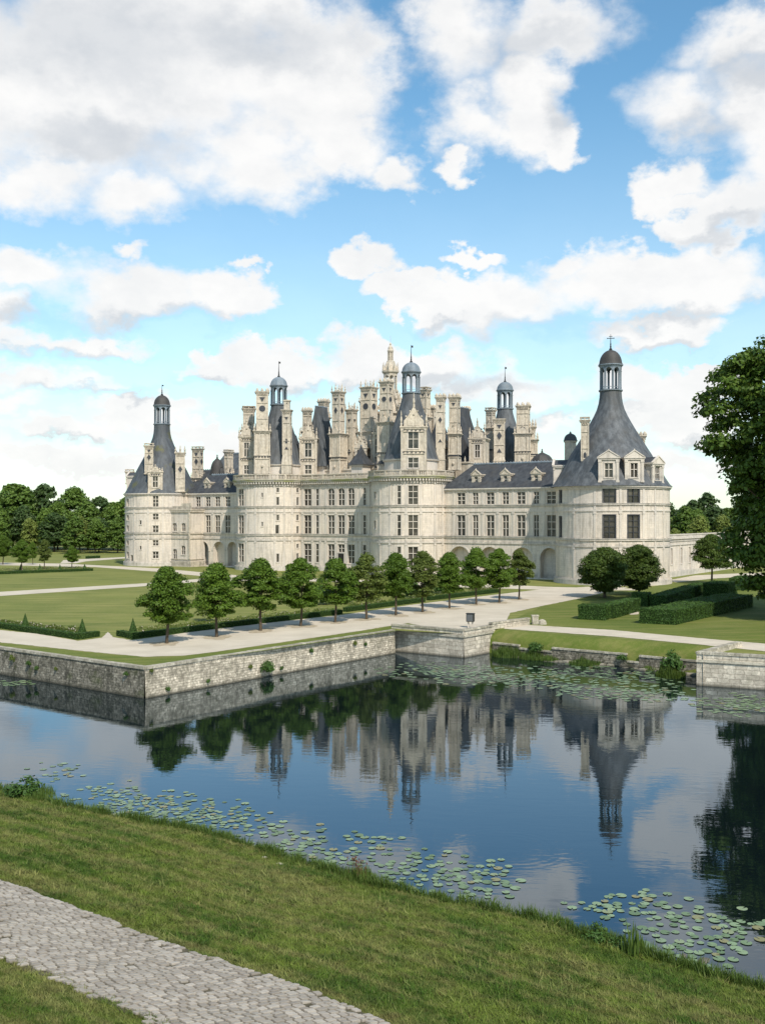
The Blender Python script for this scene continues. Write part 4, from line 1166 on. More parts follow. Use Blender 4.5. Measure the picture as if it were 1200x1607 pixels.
tag(mb.build('moat_wall', [M['wall_light'], M['coping']]), 'pale rubble retaining wall with tufts growing in it, right of the sharp corner', 'wall')
mb = MB(); wall_seg(mb, (1.0,114.6), BC, -3.4, .32, .6, .1, coph=.2); wall_seg(mb, BC, BR, -3.4, .32, .6, .1); wall_seg(mb, BR, (17.2,118.6), -.6, .62, .5, .0)
for z in (-.25,):
    for p0, p1 in (((1.0,114.6),BC),(BC,BR)):
        dx, dy = p1[0]-p0[0], p1[1]-p0[1]; L = math.hypot(dx,dy); dx/=L; dy/=L; nx, ny = dy, -dx
        pts = [(p0[0]+nx*.16,p0[1]+ny*.16),(p1[0]+nx*.16+dx*.16,p1[1]+ny*.16+dy*.16),(p1[0]-nx*.1,p1[1]-ny*.1),(p0[0]-nx*.1,p0[1]-ny*.1)]
        v = [(x,y,z-.12) for x,y in pts]+[(x,y,z+.1) for x,y in pts]
        mb.add(v, [(0,3,2,1),(4,5,6,7),(0,1,5,4),(1,2,6,5),(2,3,7,6),(3,0,4,7)], 1)
tag(mb.build('stone_bastion', [M['ashlar'], M['coping']]), 'squared stone bastion with a moulded coping projecting into the moat in the centre', 'wall')
mb = MB(); wall_seg(mb, (B2c[0]+2.2,B2c[1]+3.0), B2a, -3.4, .28, .6, .1); wall_seg(mb, B2a, B2b, -3.4, .28, .7, .1)
p0, p1 = B2a, B2b; dx, dy = p1[0]-p0[0], p1[1]-p0[1]; L = math.hypot(dx,dy); dx/=L; dy/=L; nx, ny = dy, -dx
pts = [(p0[0]+nx*.16,p0[1]+ny*.16),(p1[0]+nx*.16,p1[1]+ny*.16),(p1[0]-nx*.1,p1[1]-ny*.1),(p0[0]-nx*.1,p0[1]-ny*.1)]
v = [(x,y,-.42) for x,y in pts]+[(x,y,-.2) for x,y in pts]
mb.add(v, [(0,3,2,1),(4,5,6,7),(0,1,5,4),(1,2,6,5),(2,3,7,6),(3,0,4,7)], 1)
tag(mb.build('stone_bastion', [M['ashlar'], M['coping']]), 'grey stone bastion wall at the right edge, beside the end of the low broken wall', 'wall')
# low retaining wall below the grass slope, broken in places
mb = MB()
segs = [(0.0,.14,-1.45),(.14,.30,-1.75),(.30,.62,-1.35),(.62,.67,-2.05),(.67,1.0,-1.40)]
for a, b, zt in segs:
    wall_seg(mb, poly_at(SH,a), poly_at(SH,b), -3.2, zt, .6, .1, coph=.16)
p = [poly_at(SH,.2), poly_at(SH,.95)]
tag(mb.build('low_wall', [M['wall_dark'], M['coping']]), 'low crumbling stone wall along the foot of the grass slope between the two bastions', 'wall')
mb = MB()
for i in range(46):
    u = R_.uniform(.12,.98); q = poly_at(SH,u); o = R_.uniform(.2,1.1); s = R_.uniform(.18,.5)
    mb.M = Matrix.Translation((q[0]-.6*o, q[1]-.8*o, -2.56)) @ Matrix.Rotation(R_.uniform(0,6),4,'Z')
    mb.taper(0,0,-.2,R_.uniform(.06,.22),s*1.3,s,s*1.0,s*.7)
tag(mb.build('fallen_stones', M['coping']), 'line of fallen pale stones lying at the waterline in front of the low wall', 'stones', kind='stuff')

# ---- near bank
def bank_xy(t, d): return (.8*t - .6*d, 41.9 - .6*t - .8*d)
def bank_td(x, y): x0, y0 = x, y-41.9; return (.8*x0-.6*y0, -.6*x0-.8*y0)
SHORE = sorted(bank_td(*gp(px, py+9, WATER)) for px, py in ((0,1236),(60,1249),(110,1262),(180,1278),(260,1294),(330,1308),(420,1334),(500,1358),(560,1377),(620,1393),(700,1411),
    (800,1432),(870,1448),(920,1466),(1000,1493),(1060,1512),(1130,1534),(1200,1553)))
def shore_off(t):
    pts = SHORE
    if t <= pts[0][0]: a = pts[0][1]
    elif t >= pts[-1][0]: a = pts[-1][1]
    else:
        for i in range(len(pts)-1):
            if pts[i][0] <= t <= pts[i+1][0]:
                u = (t-pts[i][0])/max(1e-6, pts[i+1][0]-pts[i][0]); a = pts[i][1]+(pts[i+1][1]-pts[i][1])*u; break
    return a + .16*mnoise.noise(Vector((t*1.3,7.7,0)))
def bank_z(t, d):
    e = d - shore_off(t)
    if e <= 0: return WATER - .35*min(3, -e) - .02
    z = WATER + .22*min(1, e/.35) + .168*min(e, 19)
    if e > 19: z += .02*(e-19)
    z += .07*mnoise.noise(Vector((t*.25,d*.4,1))) + .03*mnoise.noise(Vector((t*.9,d*1.3,4)))
    return z
def ray_bank(px, py):
    kx = (px-HX)/F; kz = (HY-py)/F; lo = 15.0
    D = lo
    while D < 140:
        t, d = bank_td(kx*D, D)
        if CZ + kz*D < bank_z(t, d): break
        D += .05
    return kx*D, D, CZ+kz*D
def bank_grid(name, t0, t1, dfn, nt_, nd, mat, kind='structure', dz=0.0):
    vs = []; fs = []
    for i in range(nt_+1):
        t = t0+(t1-t0)*i/nt_
        dl, dh = dfn(t)
        for j in range(nd+1):
            d = dl+(dh-dl)*j/nd; x, y = bank_xy(t, d); vs.append((x, y, bank_z(t, d)+dz))
    for i in range(nt_):
        for j in range(nd):
            k = i*(nd+1)+j; fs.append((k,k+1,k+nd+2,k+nd+1))
    mb = MB(); mb.add(vs, fs); o = mb.build(name, M[mat] if mat else [], smooth=80)
    if kind: tag(o, kind=kind)
    return o
bank_grid('river_bank', -110, 95, lambda t: (-3, 70), 410, 150, 'bank_soil')
# ---- cobbled path: real stones laid in rows across the path
def cobblemat():
    m, nt = newmat('cobble')
    rnd = nt.n.new('ShaderNodeNewGeometry').outputs['Random Per Island']
    n = nt.noise(nt.pos, 6, 5, .7); n1 = nt.noise(nt.pos, 1.0, 4, .6)
    c = nt.mix(rnd, (.24,.21,.175), (.40,.36,.305))
    c = nt.mix(nt.math('MULTIPLY', nt.ramp(n, [(.45,0.0),(.75,1.0)]), .5), c, (.20,.18,.15))
    c = nt.mix(nt.math('MULTIPLY', nt.ramp(n1, [(.45,0.0),(.7,1.0)]), .35), c, (.24,.225,.19))
    setc(nt, c); setn(nt, nt.bump(n, .6, .02)); return m
M['cobble'] = cobblemat()
M['joint'] = simple('path_joint', (.10,.088,.06), .95, .1, .35, 5)
P0, P1 = 13.05, 17.45
def pe(t, k): return .22*mnoise.noise(Vector((t*.5,k*9.1,0))) + .12*mnoise.noise(Vector((t*1.7,k*3.3,5)))
path_bed = bank_grid('cobbled_path', -90, 40, lambda t: (P0-.12+pe(t,1), P1+.15+pe(t,2)), 520, 12, 'joint', dz=.022)
mb = MB(); t = -48.0
skew = -.28
while t < 16:
    wd = R_.uniform(.185,.235)
    d = P0 - .1 + pe(t,1)
    while d < P1 + pe(t,2):
        ln = R_.uniform(.22,.33)
        tc_ = t + skew*(d-P0) ; 
        g = .030
        cx0, cx1 = tc_+g, tc_+wd-g; d0, d1 = d+g, d+ln-g
        h = R_.uniform(.050,.070); b = .022
        corners = [(cx0,d0),(cx1,d0+skew*0),(cx1,d1),(cx0,d1)]
        corners = [(a+skew*(q-d)+R_.uniform(-.009,.009), q+R_.uniform(-.009,.009)) for a,q in corners]
        mcx = sum(c[0] for c in corners)/4; mcd = sum(c[1] for c in corners)/4
        if R_.random() > .012 + (.12 if d < P0+.2 or d > P1-.3 else 0):
            vs = []
            tl = R_.uniform(-.008,.008); tm = R_.uniform(-.008,.008)
            for (sc_, hh) in ((1.0,.0),(.98,h*.8),(.90,h)):
                for k, (a,q) in enumerate(corners):
                    aa = mcx+(a-mcx)*sc_; qq = mcd+(q-mcd)*sc_
                    x, y = bank_xy(aa, qq); vs.append((x, y, bank_z(aa,qq)+.02+hh+(tl*(1 if k in(1,2) else -1)+tm*(1 if k>1 else -1))*(hh>0)))
            mb.add(vs, [(0,1,5,4),(1,2,6,5),(2,3,7,6),(3,0,4,7),(4,5,9,8),(5,6,10,9),(6,7,11,10),(7,4,8,11),(8,9,10,11)])
        d += ln
    t += wd
o = mb.build('cobble_stones', M['cobble'], path_bed)

# ---- grass blades on the near bank (geometry nodes scatter of small tufts)
def blade(vs, fs, x, y, a, h, w, lean, seg=2, z=0):
    ca, sa = math.cos(a), math.sin(a); b = len(vs)
    px, py = -sa*w/2, ca*w/2
    vs += [(x-px,y-py,z),(x+px,y+py,z)]
    for k in range(1, seg):
        t = k/seg; q = 1-t*.5
        vs += [(x+ca*lean*t*t-px*q, y+sa*lean*t*t-py*q, z+h*t),(x+ca*lean*t*t+px*q, y+sa*lean*t*t+py*q, z+h*t)]
    vs.append((x+ca*lean,y+sa*lean,z+h))
    for k in range(seg-1): fs.append((b+2*k,b+2*k+1,b+2*k+3,b+2*k+2))
    fs.append((b+2*(seg-1),b+2*(seg-1)+1,b+2*seg))
def tuft_mesh(name, n, rad_, h0, h1, w, mat, seg=2, leanf=.5):
    vs = []; fs = []
    for i in range(n):
        a = R_.uniform(0,2*PI); r = rad_*math.sqrt(R_.random()); h = R_.uniform(h0,h1)
        blade(vs, fs, r*math.cos(a), r*math.sin(a), R_.uniform(0,2*PI), h, w*R_.uniform(.7,1.3), h*R_.uniform(.1,1.0)*leanf, seg)
    me = bpy.data.meshes.new(name); me.from_pydata(vs, [], fs); me.materials.append(M[mat]); return me
tufts = bpy.data.collections.new('grass_tuft_sources')
for i in range(4):
    o = bpy.data.objects.new('tuft_source', tuft_mesh('tuft', 30, .17, .03, .085, .016, 'blade', 1, 2.2)); tufts.objects.link(o)
def scatter(o, coll, density, smin, smax, seed=1):
    ng = bpy.data.node_groups.new('scatter', 'GeometryNodeTree')
    ng.interface.new_socket('Geometry', in_out='INPUT', socket_type='NodeSocketGeometry')
    ng.interface.new_socket('Geometry', in_out='OUTPUT', socket_type='NodeSocketGeometry')
    N = ng.nodes; L = ng.links
    gi = N.new('NodeGroupInput'); go = N.new('NodeGroupOutput')
    dp = N.new('GeometryNodeDistributePointsOnFaces'); dp.inputs['Density'].default_value = density; dp.inputs['Seed'].default_value = seed
    ci = N.new('GeometryNodeCollectionInfo'); ci.inputs['Collection'].default_value = coll
    ci.inputs['Separate Children'].default_value = True; ci.inputs['Reset Children'].default_value = True
    ip = N.new('GeometryNodeInstanceOnPoints'); ip.inputs['Pick Instance'].default_value = True
    rv = N.new('FunctionNodeRandomValue'); rv.data_type = 'FLOAT_VECTOR'; rv.inputs[0].default_value = (-.15,-.15,0); rv.inputs[1].default_value = (.15,.15,6.283)
    rs = N.new('FunctionNodeRandomValue'); rs.data_type = 'FLOAT'; rs.inputs[2].default_value = smin; rs.inputs[3].default_value = smax
    L.new(gi.outputs[0], dp.inputs['Mesh']); L.new(dp.outputs['Points'], ip.inputs['Points']); L.new(ci.outputs[0], ip.inputs['Instance'])
    L.new(rv.outputs[0], ip.inputs['Rotation']); L.new(rs.outputs[1], ip.inputs['Scale']); L.new(ip.outputs[0], go.inputs[0])
    md = o.modifiers.new('scatter', 'NODES'); md.node_group = ng
g1 = bank_grid('bank_grass', -44, 18, lambda t: (shore_off(t)+.12, P0-.03+pe(t,1)), 124, 40, None, 'stuff', dz=-.005); scatter(g1, tufts, 62, .6, 1.45, 3)
tag(g1, 'mown patchy grass on the near bank between the water and the cobbled path', 'grass')
g2 = bank_grid('bank_grass', -44, 14, lambda t: (P1+.03+pe(t,2), P1+9), 116, 26, None, 'stuff', dz=-.005); scatter(g2, tufts, 62, .6, 1.45, 5)
tag(g2, 'grass in the bottom left corner below the cobbled path', 'grass')
g5 = bank_grid('bank_grass', -44, 18, lambda t: (shore_off(t)+.12, P0-.2+pe(t,1)), 124, 40, None, 'stuff', dz=-.005); scatter(g5, tufts, 5, 1.5, 2.6, 13)
tag(g5, 'scattered longer tufts in the near bank lawn', 'grass')
# taller unmown fringe at the water's edge
fr = bpy.data.collections.new('fringe_sources')
for i in range(3):
    o = bpy.data.objects.new('fringe_source', tuft_mesh('fringe', 46, .20, .12, .38, .022, 'reed', 3, .8)); fr.objects.link(o)
g3 = bank_grid('waterside_grass', -46, 20, lambda t: (shore_off(t)-.02, shore_off(t)+.30+.42*max(0,mnoise.noise(Vector((t*.6,0,0)))+.25)), 260, 3, None, 'stuff'); scatter(g3, fr, 24, .5, 1.7, 8)
tag(g3, 'taller fringe of uncut grass along the near waterline', 'grass')
g4 = bank_grid('waterside_grass', -46, 20, lambda t: (shore_off(t)+.35, shore_off(t)+1.1), 260, 3, None, 'stuff'); scatter(g4, fr, 3.0, .25, .6, 11)
tag(g4, 'sparse longer grass just above the near waterline', 'grass')

# ---- leaf tools
rng = np.random.default_rng(11)
def leaf_mesh(name, C, Nn, size, mat, asp=.62, wood=None, jitter=.35):
    n = len(C)
    Nn = Nn / np.maximum(np.linalg.norm(Nn, axis=1, keepdims=True), 1e-6)
    r = rng.normal(size=(n,3)); U = np.cross(Nn, r); U /= np.maximum(np.linalg.norm(U, axis=1, keepdims=True), 1e-6)
    V = np.cross(Nn, U)
    s = (size*rng.uniform(1-jitter, 1+jitter, size=n))[:,None]
    v = np.stack([C-U*s, C-V*s*asp-Nn*s*.18, C+U*s, C+V*s*asp-Nn*s*.18], 1).reshape(-1,3)
    me = bpy.data.meshes.new(name)
    wv, wf = ([], []) if wood is None else (wood.v, wood.f)
    nv = len(v); me.vertices.add(nv+len(wv))
    me.vertices.foreach_set('co', np.concatenate([v, np.array(wv).reshape(-1,3)]).astype('f').ravel())
    idx = np.arange(nv).reshape(-1,4)
    loops = idx.ravel().tolist(); starts = (np.arange(n)*4).tolist(); tot = [4]*n
    k = n*4
    for f in wf:
        loops += [nv+i for i in f]; starts.append(k); tot.append(len(f)); k += len(f)
    me.loops.add(len(loops)); me.loops.foreach_set('vertex_index', loops)
    me.polygons.add(len(starts)); me.polygons.foreach_set('loop_start', starts); me.polygons.foreach_set('loop_total', tot)
    me.update(calc_edges=True); me.materials.append(M[mat]); me.validate()
    return me
def clump_leaves(centres, rads, per, flat=.8, out=.9):
    Cs = []; Ns = []
    for c, r in zip(centres, rads):
        m = max(4, int(per*rng.uniform(.75,1.25)))
        d = rng.normal(size=(m,3)); d /= np.linalg.norm(d, axis=1, keepdims=True)
        d[:,2] = np.where(d[:,2] < -.35, -d[:,2]*.6, d[:,2])
        q = rng.uniform(.0,1.0,size=(m,1))**.40
        p = d*q*r*np.array([1,1,flat]) 
        Cs.append(np.array(c)+p); Ns.append(d*out+rng.normal(size=(m,3))*.55+np.array([0,0,.35]))
    return np.concatenate(Cs), np.concatenate(Ns)
def crown_profile(kind, t):
    if kind == 'ovate': return (math.sin(PI*min(1,(t+.06)/1.05))**.62) * (1.0 - .36*t) * 1.20
    if kind == 'round': return math.sqrt(max(0, 1-(2*t-1)**2))**.85
    if kind == 'dome': return math.sqrt(max(0, 1-(max(0,t-.25)/.75)**2))*(.80+.2*min(1,t*4))
    if kind == 'big': return (.56+.44*min(1,t/.58)**.8) if t < .62 else math.sqrt(max(0, 1-((t-.62)/.385)**2))
    return 1-t
def make_tree(h, th, cr, kind, nclump, rc, per, leaf, mat, trunk_r, flat=.8, hollow=.45, limbs=8, lean=0.0, seed=0):
    global rng
    rng = np.random.default_rng(seed+100); rr = random.Random(seed)
    cs = []; rs = []
    H = h-th
    lob = [rr.uniform(.66,1.25) for _ in range(9)]
    for i in range(nclump):
        t = rr.random(); a = rr.uniform(0,2*PI)
        la = lob[int(a/(2*PI)*9) % 9]*.5 + lob[(int(a/(2*PI)*9)+int(t*4)) % 9]*.5
        r = cr*crown_profile(kind, t)*la*(1+(.12 if kind == 'big' else .28)*mnoise.noise(Vector((t*2.6, seed*3.7, a*.6))))
        q = rr.uniform(hollow, 1.0)**.6
        k = rc*rr.uniform(.65,1.25)
        rad2 = max(0, r-k*.6)*q
        cs.append((rad2*math.cos(a)+lean*t*H, rad2*math.sin(a), th+k*.6+(H-k*1.2)*t)); rs.append(k)
    C, N = clump_leaves(cs, rs, per, flat)
    wood = MB()
    # trunk and limbs
    pts = [(0,0,-.2,trunk_r*1.25),(0,0,.25,trunk_r),(rr.uniform(-.05,.05)*th,rr.uniform(-.05,.05)*th,th,trunk_r*.8)]
    zt = th+H*.62; pts.append((lean*H*.6,rr.uniform(-.03,.03)*H,zt,trunk_r*.25))
    for p, q in zip(pts[:-1], pts[1:]): wood.tube(p[:3], q[:3], p[3], q[3], 8)
    order = list(range(len(cs))); rr.shuffle(order)
    for k in order[:limbs]:
        c = cs[k]; z0 = th*.9 + (c[2]-th)*.45; x0 = lean*(z0-th)
        mid = (c[0]*.55+x0*.3, c[1]*.55, (z0*.5+c[2]*.5)-.02*H)
        wood.tube((x0,0,z0), mid, trunk_r*.38, trunk_r*.22, 5); wood.tube(mid, c, trunk_r*.22, trunk_r*.08, 5)
    return leaf_mesh('crown', C, N, leaf, mat), wood.mesh('trunk', [M['bark']], 60)
def place_tree(name, meshes, x, y, z, s, rz, label, cat, group=None, sxy=1.0):
    e = empty(name, (x,y,z), rz); e.scale = (s*sxy, s*sxy, s)
    tag(e, label, cat, group)
    for me, nm in ((meshes[0],'crown'),(meshes[1],'trunk')):
        o = bpy.data.objects.new(nm, me); col.objects.link(o); o.parent = e
    return e
lindens = [make_tree(7.8, 1.9, 2.45, 'ovate', 115, .70, 200, .108, 'leaf', .13, .8, .15, 6, seed=i) for i in range(5)]
lindens_l = [make_tree(7.8, 1.7, 2.15, 'ovate', 88, .64, 160, .108, 'leaf_light', .12, .8, .2, 7, seed=10+i) for i in range(3)]
rowdat = [(262,1010,889,75,0),(340,1000,883,70,1),(409,990,877,72,0),(472,983,876,62,1),(526,977,876,60,0),(575,972,868,58,2),
          (621,966,867,52,1),(663,961,865,52,2),(705,955,866,48,0),(747,949,859,46,0),(783,946,861,42,0),(814,941,862,40,2)]
ordn = ['nearest to the moat corner','second from the moat','third from the moat','fourth from the moat','fifth from the moat',
        'sixth from the moat','seventh from the moat','fifth from the far end','fourth from the far end','third from the far end','next to last at far end','last at far end']
for i, (px, by, ty, wpx, kd) in enumerate(rowdat):
    x, y = gp(px, by); h = (by-ty)*y/F; ms = lindens[i % 5] if kd == 0 else (lindens[(i+2) % 5] if kd == 1 else lindens_l[i % 3])
    s = h/7.75; w = wpx*y/F/2; sxy = (w/ (2.45 if kd < 2 else 2.15))/s
    place_tree('linden_tree', ms, x, y, 0, s, i*1.7, ('dense dark green' if kd == 0 else 'leafy green' if kd == 1 else 'sparser yellow green') + ' tree in the gravel walk row, ' + ordn[i], 'tree', 'young trees planted in a row along the gravel walk', max(.85,min(1.2,sxy))*1.30)
# bare soil plus crown shade, painted as a brown patch round each trunk
M['earth_shade'] = simple('earth_shade', (.37,.31,.22), .95, .1, .22, 1.5)
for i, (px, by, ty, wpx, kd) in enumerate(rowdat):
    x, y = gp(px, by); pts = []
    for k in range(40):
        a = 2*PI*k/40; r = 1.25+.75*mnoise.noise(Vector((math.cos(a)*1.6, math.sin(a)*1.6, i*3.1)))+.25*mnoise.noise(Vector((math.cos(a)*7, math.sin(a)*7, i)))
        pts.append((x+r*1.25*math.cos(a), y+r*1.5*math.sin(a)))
    flat_poly('earth_shade_patch', pts, .028, 'earth_shade')
# shrubs of the border behind the row
bush = []
for i in range(3):
    rng = np.random.default_rng(50+i); rr = random.Random(i)
    cs = [(rr.uniform(-.55,.55), rr.uniform(-.55,.55), rr.uniform(.2,.75)) for _ in range(12)]
    C, N = clump_leaves(cs, [.42]*12, 70, .9); bush.append(leaf_mesh('bush_leaves', C, N, .085, 'leaf_hedge' if i else 'leaf_light'))
def place_bush(x, y, z, s, i, label, cat='shrub', group=None, name='shrub', sz=1.0):
    o = bpy.data.objects.new(name, bush[i % 3]); col.objects.link(o); o.location = (x,y,z); o.scale = (s,s,s*sz); o.rotation_euler = (0,0,i*2.1)
    return tag(o, label, cat, group)
for i, (px, py, s, nm) in enumerate(((322,975,1.3,'behind the second row tree'),(505,949,1.6,'behind the fifth row tree'),(541,946,1.3,'just right of the fifth row tree'),(588,941,1.3,'behind the sixth row tree'),(640,938,1.7,'between the seventh and eighth row trees'),(690,931,1.5,'behind the ninth row tree'),(748,925,1.5,'behind the tenth row tree'))):
    x, y = gp(px, py); place_bush(x, y, 0, s*1.5, i, 'rounded garden shrub ' + nm + ', beyond the low box hedge', group='shrubs in the flower border', sz=1.3)

# round trees on the right
rt = [make_tree(7.6, .55, 3.6, 'round', 240, .95, 190, .135, 'leaf_round', .2, .85, .2, 5, seed=31+i) for i in range(2)]
x, y = gp(948, 938); place_tree('round_tree', rt[0], x, y, 0, (940-864)*y/F/7.4, 0, 'low round dark green tree left of its pair, before the corner tower', 'tree', sxy=1.28)
x, y = gp(1002, 934); place_tree('round_tree', rt[1], x, y, 0, (934-858)*y/F/7.4, 1.0, 'round dark green tree right of its pair, beside the corner tower', 'tree', sxy=1.14)
x, y = gp(1116, 916); place_tree('linden_tree', make_tree(9.4, 2.3, 4.2, 'dome', 130, 1.15, 190, .145, 'leaf_round', .2, .7, .25, 8, seed=41), x, y, 0, 1.0, 2.0, 'spreading dark tree with a bare trunk before the low wing, near the giant tree', 'tree')
for i, (px, by, ty, sx) in enumerate(((5,886,840,1.1),(35,897,846,.95),(70,893,846,.95),(113,892,856,1.05),(52,886,850,.8))):
    x, y = gp(px, by); place_tree('linden_tree', lindens[i % 3] if i != 2 else lindens_l[0], x, y, 0, (by-ty)*y/F/7.75, i*2.2,
        ['small round tree cut by the left edge of the photo, before the woods','second small tree from the left edge, before the woods','third small tree from the left edge, before the woods','broad small tree nearest the chateau on the left lawn','slender small tree behind the second and third ones on the left'][i], 'tree', 'small trees on the far left lawn', sx*1.1)
# the giant tree at the right edge
big = make_tree(35.0, 1.2, 15.6, 'big', 900, 2.1, 270, .27, 'leaf_big', .95, .75, .45, 22, seed=77)
place_tree('giant_tree', big, 56.6, 124.0, 0, 1.06, .4, 'huge dark broadleaf tree filling the right edge of the photo', 'tree')

# ---- woods behind the chateau
fmesh = [make_tree(21, 2.0, 7.4, 'dome', 120, 2.2, 60, .55, ['leaf_forest','leaf_forest2','leaf_forest3','leaf_forest'][i], .4, .8, .3, 2, seed=200+i) for i in range(4)]
rf = random.Random(5)
cnt = 0
for row, (D0, hs, step) in enumerate(((362,.68,9.0),(380,.86,8.5),(398,1.02,8.5))):
    X = -250.0
    while X < 235:
        px = HX + F*X/D0
        x = X+rf.uniform(-2.5,2.5); y = D0+rf.uniform(-5,5); s = hs*rf.uniform(.82,1.22)
        if px > 1040: s *= .9
        k = rf.choice([0,0,3,2,1] if row == 0 else [0,2,3,2,0])
        vis = px < 215 or px > 1035
        lab = ['green','pale yellow green','dark green','mid green'][k] + ' broadleaf tree in the ' + ['front','middle','back'][row] + ' rank of the woods ' + ('left of the chateau' if px < 400 else 'right of the chateau' if px > 1000 else 'behind the chateau')
        if vis or (row == 1 and cnt % 2 == 0):
            place_tree('broadleaf_tree', fmesh[k], x, y, 0, s, rf.uniform(0,6.28), lab, 'tree', lab.replace('tree','trees',1), rf.uniform(.9,1.15))
        cnt += 1; X += step*rf.uniform(.8,1.2)
def along(px, D): return ((px-HX)/F*D, D)
for px, D, s, k, lab in ((1098,330,.62,1,'pale willow-like rounded tree standing out in front of the right-hand woods'),(1058,335,.42,1,'small pale tree between the corner tower and the willow-like tree'),(1130,320,.4,1,'small pale tree right of the willow-like tree'),(1075,352,.78,0,'mid green tree just behind the pale willow-like tree'),
        (185,352,.60,0,'rounded tree close against the left end of the chateau'),(150,350,.58,0,'rounded tree a little left of the chateau end, at the foot of the woods'),(118,348,.62,3,'bushy low tree at the foot of the left woods')):
    x, y = along(px, D); place_tree('broadleaf_tree', fmesh[k], x, y, 0, s, px, lab, 'tree', sxy=1.05)

# ---- hedges, topiary
def leafy_box(name, o3, wv, lv, H, label, cat='hedge', group=None, leaf=.055, dens=90, mat='leaf_hedge', core=.93):
    """box hedge: corner o3 (x,y), width vector wv, length vector lv"""
    ox, oy = o3
    A = np.array([wv[0],wv[1],0.]); B = np.array([lv[0],lv[1],0.]); Z = np.array([0,0,H])
    O = np.array([ox,oy,0.])
    W = np.linalg.norm(A); L = np.linalg.norm(B)
    if np.cross(A, B)[2] < 0: A, B, W, L = B, A, L, W
    Cs = []; Ns = []
    for (o, u, v, nrm) in ((O,A,Z,-B/L),(O+A,B,Z,A/W),(O+A+B,-A,Z,B/L),(O+B,-B,Z,-A/W),(O+Z,A,B,np.array([0,0,1.]))):
        ar = np.linalg.norm(u)*np.linalg.norm(v); m = int(ar*dens)
        p = o + rng.uniform(0,1,(m,1))*u + rng.uniform(0,1,(m,1))*v
        w = np.array([mnoise.noise(Vector(q)*.9)*.5+mnoise.noise(Vector(q)*2.7)*.35 for q in p])[:,None]
        p = p + nrm*(w*leaf*2.4 + rng.uniform(-.03,.03,(m,1)))
        Cs.append(p); Ns.append(nrm+rng.normal(size=(m,3))*.5)
    me = leaf_mesh(name+'_leaves', np.concatenate(Cs), np.concatenate(Ns), leaf, mat)
    o = bpy.data.objects.new(name, None); col.objects.link(o); o.location = (ox,oy,0)
    lo = bpy.data.objects.new('foliage', me); col.objects.link(lo); lo.parent = o; lo.location = (-ox,-oy,0)
    c = MB(); e = .05
    P = [O+A*e/W+B*e/L, O+A*(1-e/W)+B*e/L, O+A*(1-e/W)+B*(1-e/L), O+A*e/W+B*(1-e/L)]
    v = [(q[0]-ox,q[1]-oy,-.05) for q in P]+[(q[0]-ox,q[1]-oy,H-e) for q in P]
    c.add(v, [(0,3,2,1),(4,5,6,7),(0,1,5,4),(1,2,6,5),(2,3,7,6),(3,0,4,7)])
    c.build('branch_core', M['hedge_core'], o)
    tag(o, label, cat, group)
    return o
def hedge_line(p0, p1, wd, H, label, group=None, **kw):
    dx, dy = p1[0]-p0[0], p1[1]-p0[1]; L = math.hypot(dx,dy); n = (-dy/L*wd, dx/L*wd)
    if n[1] < 0: n = (-n[0],-n[1])
    return leafy_box('box_hedge', p0, n, (dx,dy), H, label, 'hedge', group, **kw)
lg = 'low clipped box hedges edging the parterre'
for a, b, lab in (((-60,978),(123,1004),'low clipped hedge along the gravel, cut by the left edge of the photo'),((123,1004),(158,999),'short low hedge stub turning back from the left flower bed'),
        ((182,998),(207,1003),'short low hedge stub left of the first row tree, by the small cone'),((207,1003),(538,963.5),'long low hedge behind the first five row trees'),((545,960.5),(668,944.5),'low hedge behind the sixth to eighth row trees'),((675,942.5),(783,930),'low hedge behind the ninth to eleventh row trees'),
        ((-60,903.5),(147,896),'thin low hedge of the far left flower bed beyond the lawn path')):
    hedge_line(gp(*a), gp(*b), .8, .62, lab, lg, dens=70 if b[0] != 147 else 30, leaf=.05 if b[0] != 147 else .09)
hedge_line(gp(139,877), gp(158,876), 1.2, .8, 'tiny dark hedge on the far lawn left of the chateau', dens=20, leaf=.1)
def cone_top(px, by, ty, label, grp=None):
    x, y = gp(px, by); h = (by-ty)*y/F; r = h*.30; m = int(900 if h*F/y > 15 else 300)
    t = 1-np.sqrt(rng.uniform(0,1,m)); a = rng.uniform(0,2*PI,m); rr = r*(1-t)*(1+rng.normal(size=m)*.04)
    C = np.stack([rr*np.cos(a), rr*np.sin(a), t*h], 1); N = np.stack([np.cos(a), np.sin(a), np.full(m,.3)], 1)+rng.normal(size=(m,3))*.35
    wd = MB(); wd.lathe(0,0,[(r*.93,0),(r*.9,.05),(.02,h*.97)],10)
    e = empty('topiary_cone', (x,y,0)); tag(e, label, 'topiary', grp)
    lo = bpy.data.objects.new('foliage', leaf_mesh('cone_leaves', C, N, .05 if m > 500 else .09, 'leaf_hedge')); col.objects.link(lo); lo.parent = e
    wd.build('branch_core', M['hedge_core'], e)
cone_top(40, 986, 962, 'pointed clipped cone farthest left in the flower bed near the gravel', 'clipped cones')
cone_top(129.5, 996, 970, 'pointed clipped cone at the right end of the left flower bed', 'clipped cones')
cone_top(209, 996, 969.5, 'pointed clipped cone left of the first tree of the row', 'clipped cones')
for px, by, ty, lab in ((33,896,885,'farthest left of the small cones'),(63,895,885,'second of the small cones'),(94.5,894,885,'third of the small cones'),(133,893.5,884.5,'rightmost of the small cones')):
    cone_top(px, by, ty, lab + ' in the far left flower bed', 'small clipped cones in the far bed')
